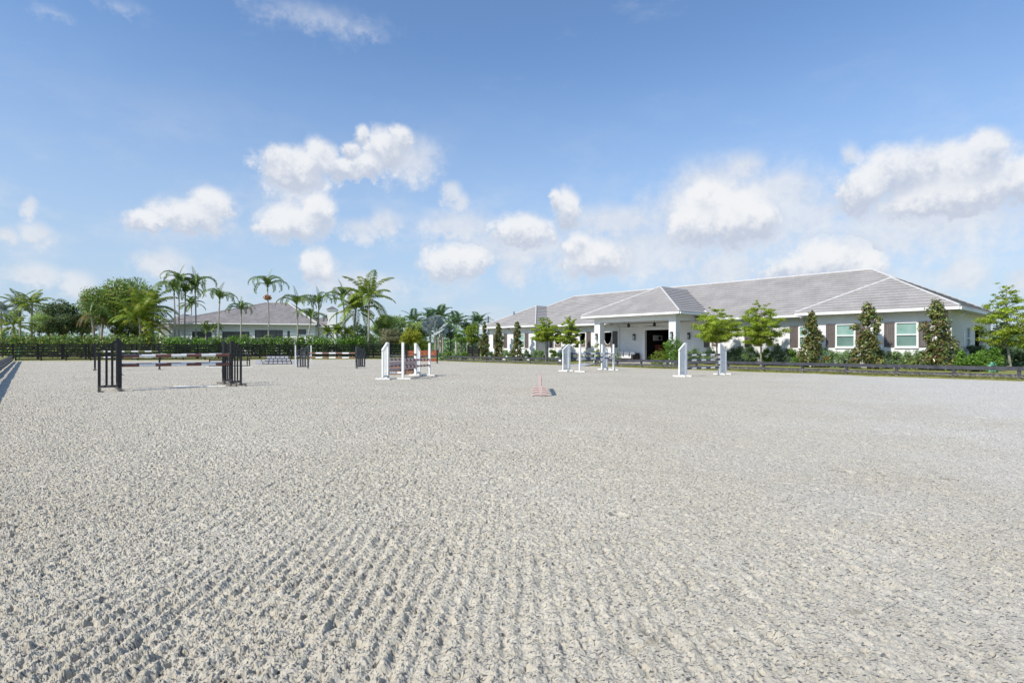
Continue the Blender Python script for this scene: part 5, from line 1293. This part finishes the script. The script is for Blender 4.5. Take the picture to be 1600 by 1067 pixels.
# magnolias and tiered trees by the barn ------------------------------------
def magnolia(px, py_top, rpx, b_, label):
    Y = frontY(px, b_); rng = np.random.default_rng(int(px)); base = at(px, Y, G0); zt_ = zat(py_top, Y); hgt = zt_ - G0; R_ = rpx * Y / F; r = thing('magnolia_tree', label, 'magnolia', base, 0, 'columnar magnolias along the barn'); cl = []
    n_ = 34
    for k in range(n_):
        t = ((k + rng.random()) / n_) ** 1.12; prof = (1 - t) ** .62 * (.86 + .22 * math.sin(t * 13 + px)) + .10; a_ = k * 2.399; rad = R_ * prof * rng.uniform(.25, 1.0); s_ = R_ * rng.uniform(.24, .46) * (1.05 - .45 * t)
        cl.append((base[0] + rad * math.cos(a_), base[1] + rad * math.sin(a_), G0 + .12 + t * (hgt - .2), s_, s_, s_ * rng.uniform(.7, 1.3), 80 + 90 * (1 - t)))
    C, Nn = clump_points(rng, cl, shell=.3); Nn[:, 2] += .5; V, Q = leaves(rng, C, Nn, .21, .10, .6); mesh_np('crown', V, Q, M['l_magnolia'], r, local=False)
    mb = MB(); mb.tube([base, base + np.array([.03, 0, hgt * .5]), base + np.array([0, .02, hgt * .93])], [.06, .045, .012], 7)
    for q_ in cl[::4]: mb.tube([(base[0], base[1], q_[2] - .15), (q_[0], q_[1], q_[2])], [.02, .008], 5)
    mb.build('trunk', M['darktrunk'], r, smooth=True)
for px, pt, rp, b_, lb_ in ((757, 502, 9.5, -.9, 'columnar magnolia at the left corner of the barn'), (779, 504, 11, -1.1, 'columnar magnolia between the two windows of the left barn wing'), (808.5, 502, 11, -1.3, 'columnar magnolia with brownish leaves at the left wing, before the tiered trees'), (1269, 487, 22, -1.0, 'columnar magnolia left of the three right wing windows, with a forked top'), (1356, 474, 27, -1.2, 'tall columnar magnolia between the two right wing windows'), (1465, 471, 33, -1.2, 'widest columnar magnolia at the right corner of the barn')):
    magnolia(px, pt, rp, b_, lb_)
def tiered(px, py_top, rpx, py_low, b_, label, seed=0, ntier=6, Y=None, m_=None, base_px=None, nl=26000):
    Y = Y or frontY(px, b_); rng = np.random.default_rng(int(px) + seed); base = at(base_px or px, Y, G0); zt_ = zat(py_top, Y); zl = zat(py_low, Y); R_ = rpx * Y / F; r = thing('tiered_tree', label, 'tree', base, 0, 'young tiered trees along the barn'); cl = []; limbs = []
    tp = at(px, Y, 0)
    for k in range(ntier):
        t = k / (ntier - 1); z = zl + (zt_ - zl) * (t ** .9); rr = R_ * (1 - .62 * t ** 2.2) * rng.uniform(.85, 1.1); nb_ = max(2, int(8 * (1 - .55 * t)))
        cx = tp[0]; cy = tp[1]
        for j in range(nb_):
            a_ = j * 2 * math.pi / nb_ + rng.uniform(-.4, .4) + k; e_ = rr * rng.uniform(.7, 1.05)
            for f_ in (.35, .62, .9):
                s_ = rr * rng.uniform(.16, .27); cl.append((cx + math.cos(a_) * e_ * f_ + rng.normal(0, .05), cy + math.sin(a_) * e_ * f_ + rng.normal(0, .05), z + .12 * R_ * f_ + rng.normal(0, .14), s_ * 1.1, s_ * 1.1, s_ * .48, s_ * s_))
            limbs.append(((cx, cy, z - .15 * R_), (cx + math.cos(a_) * e_ * .85, cy + math.sin(a_) * e_ * .85, z + .08 * R_)))
    tot = sum(c[6] for c in cl); cl = [c[:6] + (max(8, c[6] / tot * nl),) for c in cl]
    C, Nn = clump_points(rng, cl, shell=.1); Nn[:, 2] += 1.2; V, Q = leaves(rng, C, Nn, .11, .06, .6); mesh_np('crown', V, Q, m_ or M['l_tier'], r, local=False)
    mb = MB(); mb.tube([base, (base + np.array([tp[0], tp[1], zl])) / 2, (tp[0], tp[1], zl), (tp[0], tp[1], zt_ - .1)], [.07, .06, .05, .012], 8)
    for p, q_ in limbs: mb.tube([p, q_], [.022, .006], 5)
    mb.build('trunk', M['trunk'], r, smooth=True)
tiered(853, 501, 25, 530, -.6, 'small tiered green tree left of the half oval stall windows')
tiered(890, 498, 21, 535, -.6, 'small narrow tiered tree before the stall windows', 3)
tiered(1120, 488, 42, 530, -.8, 'light green tiered tree right of the porch', 1, 6)
tiered(1189, 478, 36, 536, -.8, 'open tiered tree between the porch and the right barn wing', 2, 7)
tiered(1573, 452, 43, 535, -.8, 'large bright tiered tree beyond the right end of the barn', 5, 8, Y=33.5, base_px=1580, nl=16000)
tiered(1618, 474, 22, 545, -.8, 'second tiered tree cut by the right edge of the photo', 6, 7, Y=36.0)

# shrubs ---------------------------------------------------------------
def shrub(px, py_top, rpx, Y, label, m_, L=.12, W_=.05, n_=900, group='shrubs along the barn', depth=1.0, name='shrub', cat='shrub', nclump=14, z0=G0, spread=.42):
    rng = np.random.default_rng(int(px * 3 + py_top)); base = at(px, Y, z0); hgt = zat(py_top, Y) - z0; R_ = rpx * Y / F; r = thing(name, label, cat, base, 0, group); cl = []
    for k in range(nclump):
        a_ = k * 2.399; t = rng.random(); rad = R_ * math.sqrt((k + .3) / nclump) * .78; dz = hgt * (1 - .35 * (rad / R_) ** 2) * rng.uniform(.10, .86); s_ = R_ * spread * rng.uniform(.65, 1.1)
        cl.append((base[0] + rad * math.cos(a_), base[1] + rad * math.sin(a_) * depth, z0 + dz, s_, s_ * depth, min(s_ * 1.1, hgt * .3), n_ / nclump))
    C, Nn = clump_points(rng, cl, shell=.2); C[:, 2] = np.maximum(C[:, 2], z0 + .02); Nn[:, 2] += .3; V, Q = leaves(rng, C, Nn, L, W_); mesh_np('foliage', V, Q, m_, r, local=False)
    mb = MB()
    for q_ in cl[::2]: mb.tube([(base[0] + (q_[0] - base[0]) * .3, base[1] + (q_[1] - base[1]) * .3, z0 - .03), (q_[0], q_[1], q_[2] + q_[5] * .5)], [.018, .006], 5)
    mb.build('stem', M['darktrunk'], r)
fy = frontY
shrub(1052, 516, 17, fy(1052, -2.2), 'tall bright leafy shrub climbing before the right porch column', M['l_hedge'], .15, .07, 1800, nclump=22)
shrub(1030, 548, 17, fy(1030, -2.8), 'low spreading light green shrub before the barn doorway', M['l_lime'], .14, .06, 1100)
shrub(1052, 545, 16, fy(1052, -3.0), 'low dense green shrub under the tall porch shrub', M['l_hedge'], .14, .06, 1100)
shrub(933, 531, 9.5, fy(933, -2.0), 'ball shaped yellow green shrub before the left porch column', M['l_lime'], .13, .06, 1000)
shrub(936, 552, 10, fy(936, -2.6), 'low green shrub at the foot of the left porch column', M['l_shrub'], .13, .05, 700)
shrub(918, 547, 10, fy(918, -.6), 'shrub with white blooms under the second stall window', M['l_whiteflower'], .12, .07, 800, name='flowering_shrub')
shrub(905, 549, 9, fy(905, -.6), 'shrub with white blooms left of the second stall window', M['l_whiteflower'], .12, .07, 700, name='flowering_shrub')
shrub(958, 549, 10, fy(958, -.3), 'shrub with pale blooms beside the porch armchair', M['l_whiteflower'], .12, .06, 800, name='flowering_shrub')
shrub(964, 544, 6, fy(964, -.6), 'dark strappy shrub right beside the porch armchair', M['l_shrub'], .2, .04, 400)
left = [(793, 545, 9, 'l_shrub', 'green shrub between the last two magnolias of the left wing'), (822, 545, 9, 'l_dark', 'dark shrub just right of the brownish left wing magnolia'), (834, 544, 9, 'l_shrub', 'grey green shrub left of the first tiered tree trunk'), (846, 546, 8, 'l_shrub', 'low shrub at the foot of the first tiered tree'), (864, 544, 9, 'l_hedge', 'bright shrub between the two small tiered trees'), (877, 547, 9, 'l_dark', 'dark shrub under the first stall window'), (891, 548, 8, 'l_dark', 'dark low shrub under the narrow tiered tree'), (768, 547, 8, 'l_dark', 'dark shrub between the first two magnolias')]
for px, pt, rp, mm, lb_ in left: shrub(px, pt, rp, fy(px, -.4 if px > 826 else -1.0), lb_, M[mm], .15, .065, 1300)
right = [(1085, 540, 14, 'l_shrub', 'grey green shrub under the left of the light tiered tree'), (1108, 541, 14, 'l_shrub', 'grey green shrub under the middle of the light tiered tree'), (1133, 536, 14, 'l_dark', 'dark shrub under the right of the light tiered tree'), (1152, 535, 13, 'l_dark', 'dark shrub at the rightmost white wing standard'), (1172, 537, 14, 'l_shrub', 'shrub left of the open tiered tree trunk'), (1197, 543, 13, 'l_hedge', 'light shrub right of the open tiered tree trunk'),
         (1220, 535, 18, 'l_dark', 'large dark shrub left of the first right wing shutter'), (1245, 540, 13, 'l_hedge', 'light green shrub left of the forked magnolia'), (1296, 540, 15, 'l_shrub', 'shrub right of the forked magnolia'), (1318, 543, 13, 'l_shrub', 'low shrub under the first clear right wing window'), (1334, 546, 10, 'l_dark', 'small dark shrub left of the tall magnolia'), (1386, 546, 13, 'l_dark', 'dark low shrub right of the tall magnolia'), (1404, 543, 14, 'l_shrub', 'shrub under the last right wing window, left side'), (1424, 541, 15, 'l_shrub', 'shrub under the last right wing window, right side'), (1442, 547, 13, 'l_dark', 'dark shrub left of the widest magnolia'), (1490, 537, 13, 'l_shrub', 'grey shrub right of the widest magnolia')]
for px, pt, rp, mm, lb_ in right: shrub(px, pt, rp, fy(px, -.5 if px > 1256 else .2), lb_, M[mm], .15, .06, 1900)
side = [(1508, 546, 16, 'l_hedge', 30.8, 'light green shrub at the barn corner, before the end wall'), (1528, 545, 17, 'l_hedge', 31.2, 'light green shrub before the narrow end wall window'), (1546, 537, 18, 'l_hedge', 32.2, 'tall light green shrub before the end wall doorway'), (1527, 528, 14, 'l_dark', 37.4, 'very dark shrub against the end wall doorway'), (1562, 541, 17, 'l_dark', 34.0, 'dark shrub left of the bright tiered tree trunk'), (1592, 545, 16, 'l_dark', 36.5, 'dark shrub right of the bright tiered tree trunk'), (1612, 540, 16, 'l_dark', 38.0, 'dark shrub at the right edge of the photo'), (1560, 533, 22, 'l_dark', 42.0, 'dark bushes behind the end of the barn')]
for px, pt, rp, mm, Y, lb_ in side: shrub(px, pt, rp, Y, lb_, M[mm], .16, .075, 2200)
shrub(1552, 562, 7, 29.6, 'pale mint green potted plant on the lawn behind the right fence', M['palegreen'], .14, .10, 260, group=None, name='mint_plant', cat='plant')
far = [(690, 549, 9, 66, 'l_shrub', 'low shrub behind the right end of the red plank gate'), (703, 547, 9, 65, 'l_hedge', 'low green shrub left along the fence start'), (714, 548, 8, 64, 'l_shrub', 'low shrub left of the dark slatted gate'), (726, 549, 7, 63, 'l_hedge', 'low light shrub touching the dark slatted gate'), (653, 549, 9, 82, 'l_hedge', 'low shrub under the yellow green small tree')]
for px, pt, rp, Y, mm, lb_ in far: shrub(px, pt, rp, Y, lb_, M[mm], .18, .08, 700, group='shrubs beyond the fence')

def hedge(px0, px1, off, py_top, label, m_, n_, L=.24, W_=.12):
    a = lineF(px0, off); b = lineF(px1, off); rng = np.random.default_rng(abs(int(px0))); Lh = np.linalg.norm(b - a); e = (b - a) / Lh; nn = np.array([-e[1], e[0]]); r = thing('hedge', label, 'hedge', ((a + b) / 2).tolist() + [G0], 0, None)
    cl = []
    for k in range(int(Lh / .55)):
        t = (k + rng.random()) / int(Lh / .55); c = a + e * Lh * t; zt_ = zat(py_top + rng.normal(0, 1.3) + 1.2 * math.sin(k * .35), c[1])
        for z in (.35, .7): 
            s_ = rng.uniform(.7, 1.0); cl.append((c[0] + nn[0] * rng.normal(0, .35), c[1] + nn[1] * rng.normal(0, .35), G0 + (zt_ - G0) * z, s_, s_, (zt_ - G0) * .32, n_))
    C, Nn = clump_points(rng, cl, shell=.45); Nn[:, 2] += .3; V, Q = leaves(rng, C, Nn, L, W_); mesh_np('foliage', V, Q, m_, r, local=False)
    mb = MB()
    for q_ in cl[::4]: mb.tube([(q_[0], q_[1], G0), (q_[0], q_[1], q_[2])], .03, 5)
    mb.build('stem', M['darktrunk'], r)
hedge(-30, 262, 11.0, 523, 'dense dark undergrowth behind the tall fence, under the ficus trees', M['l_ficus'], 120, .34, .18)
hedge(540, 660, 12.0, 521, 'dark green undergrowth behind the far fence, under the feathery trees', M['l_feather'], 120, .34, .18)
hedge(256, 572, 5.0, 526, 'long bright green clipped hedge behind the tall fence before the house', M['l_hedge'], 170, .34, .18)
# far belt of woods round the horizon: one mass
rng = np.random.default_rng(5); cl = []
for k in range(900):
    a_ = rng.uniform(-1.15, 1.15); d_ = rng.uniform(165, 230); h_ = rng.uniform(3.5, 7.0); s_ = rng.uniform(2.4, 4.6); cl.append((d_ * math.sin(a_), d_ * math.cos(a_), h_ * .45, s_, s_, h_ * .6, 70))
C, Nn = clump_points(rng, cl, shell=.5); V, Q = leaves(rng, C, Nn, 1.25, .8); o = mesh_np('far_woods', V, Q, M['l_far']); tag(o, 'far low belt of green woods along the horizon', 'woods', kind='stuff')
# short grass standing along the fence strips
rng = np.random.default_rng(8); n_ = 42000; t = rng.random(n_); px_ = 690 + 930 * rng.random(n_); Pg = []
for k in range(n_):
    p = lineR(px_[k]) + nR * (.12 + 3.6 * rng.random() ** 1.2); Pg.append(p)
Pg = np.array(Pg); dd_ = np.maximum(dist_out(Pg[:, 0], Pg[:, 1], ARENA), 0); zg = np.interp(dd_, [0, .22, 2.2, 9], [.005, .012, G0, G0])
gapm = ~((px_ > 878) & (px_ < 927)); Pg, zg = Pg[gapm], zg[gapm]; n_ = len(Pg)
base = np.column_stack([Pg, zg]); an = rng.uniform(0, 6.28, n_); hgt = rng.uniform(.03, .10, n_); wd = rng.uniform(.006, .014, n_); lean = rng.normal(0, .03, (n_, 2))
sd = np.column_stack([np.cos(an), np.sin(an), np.zeros(n_)]) * wd[:, None]; tip = base + np.column_stack([lean, hgt])
V = np.stack([base - sd, base + sd, tip], 1).reshape(-1, 3); o = mesh_np('grass', V, np.arange(3 * n_).reshape(-1, 3), M['l_grass']); tag(o, 'short yellowish grass along the arena fences', 'grass', kind='stuff')
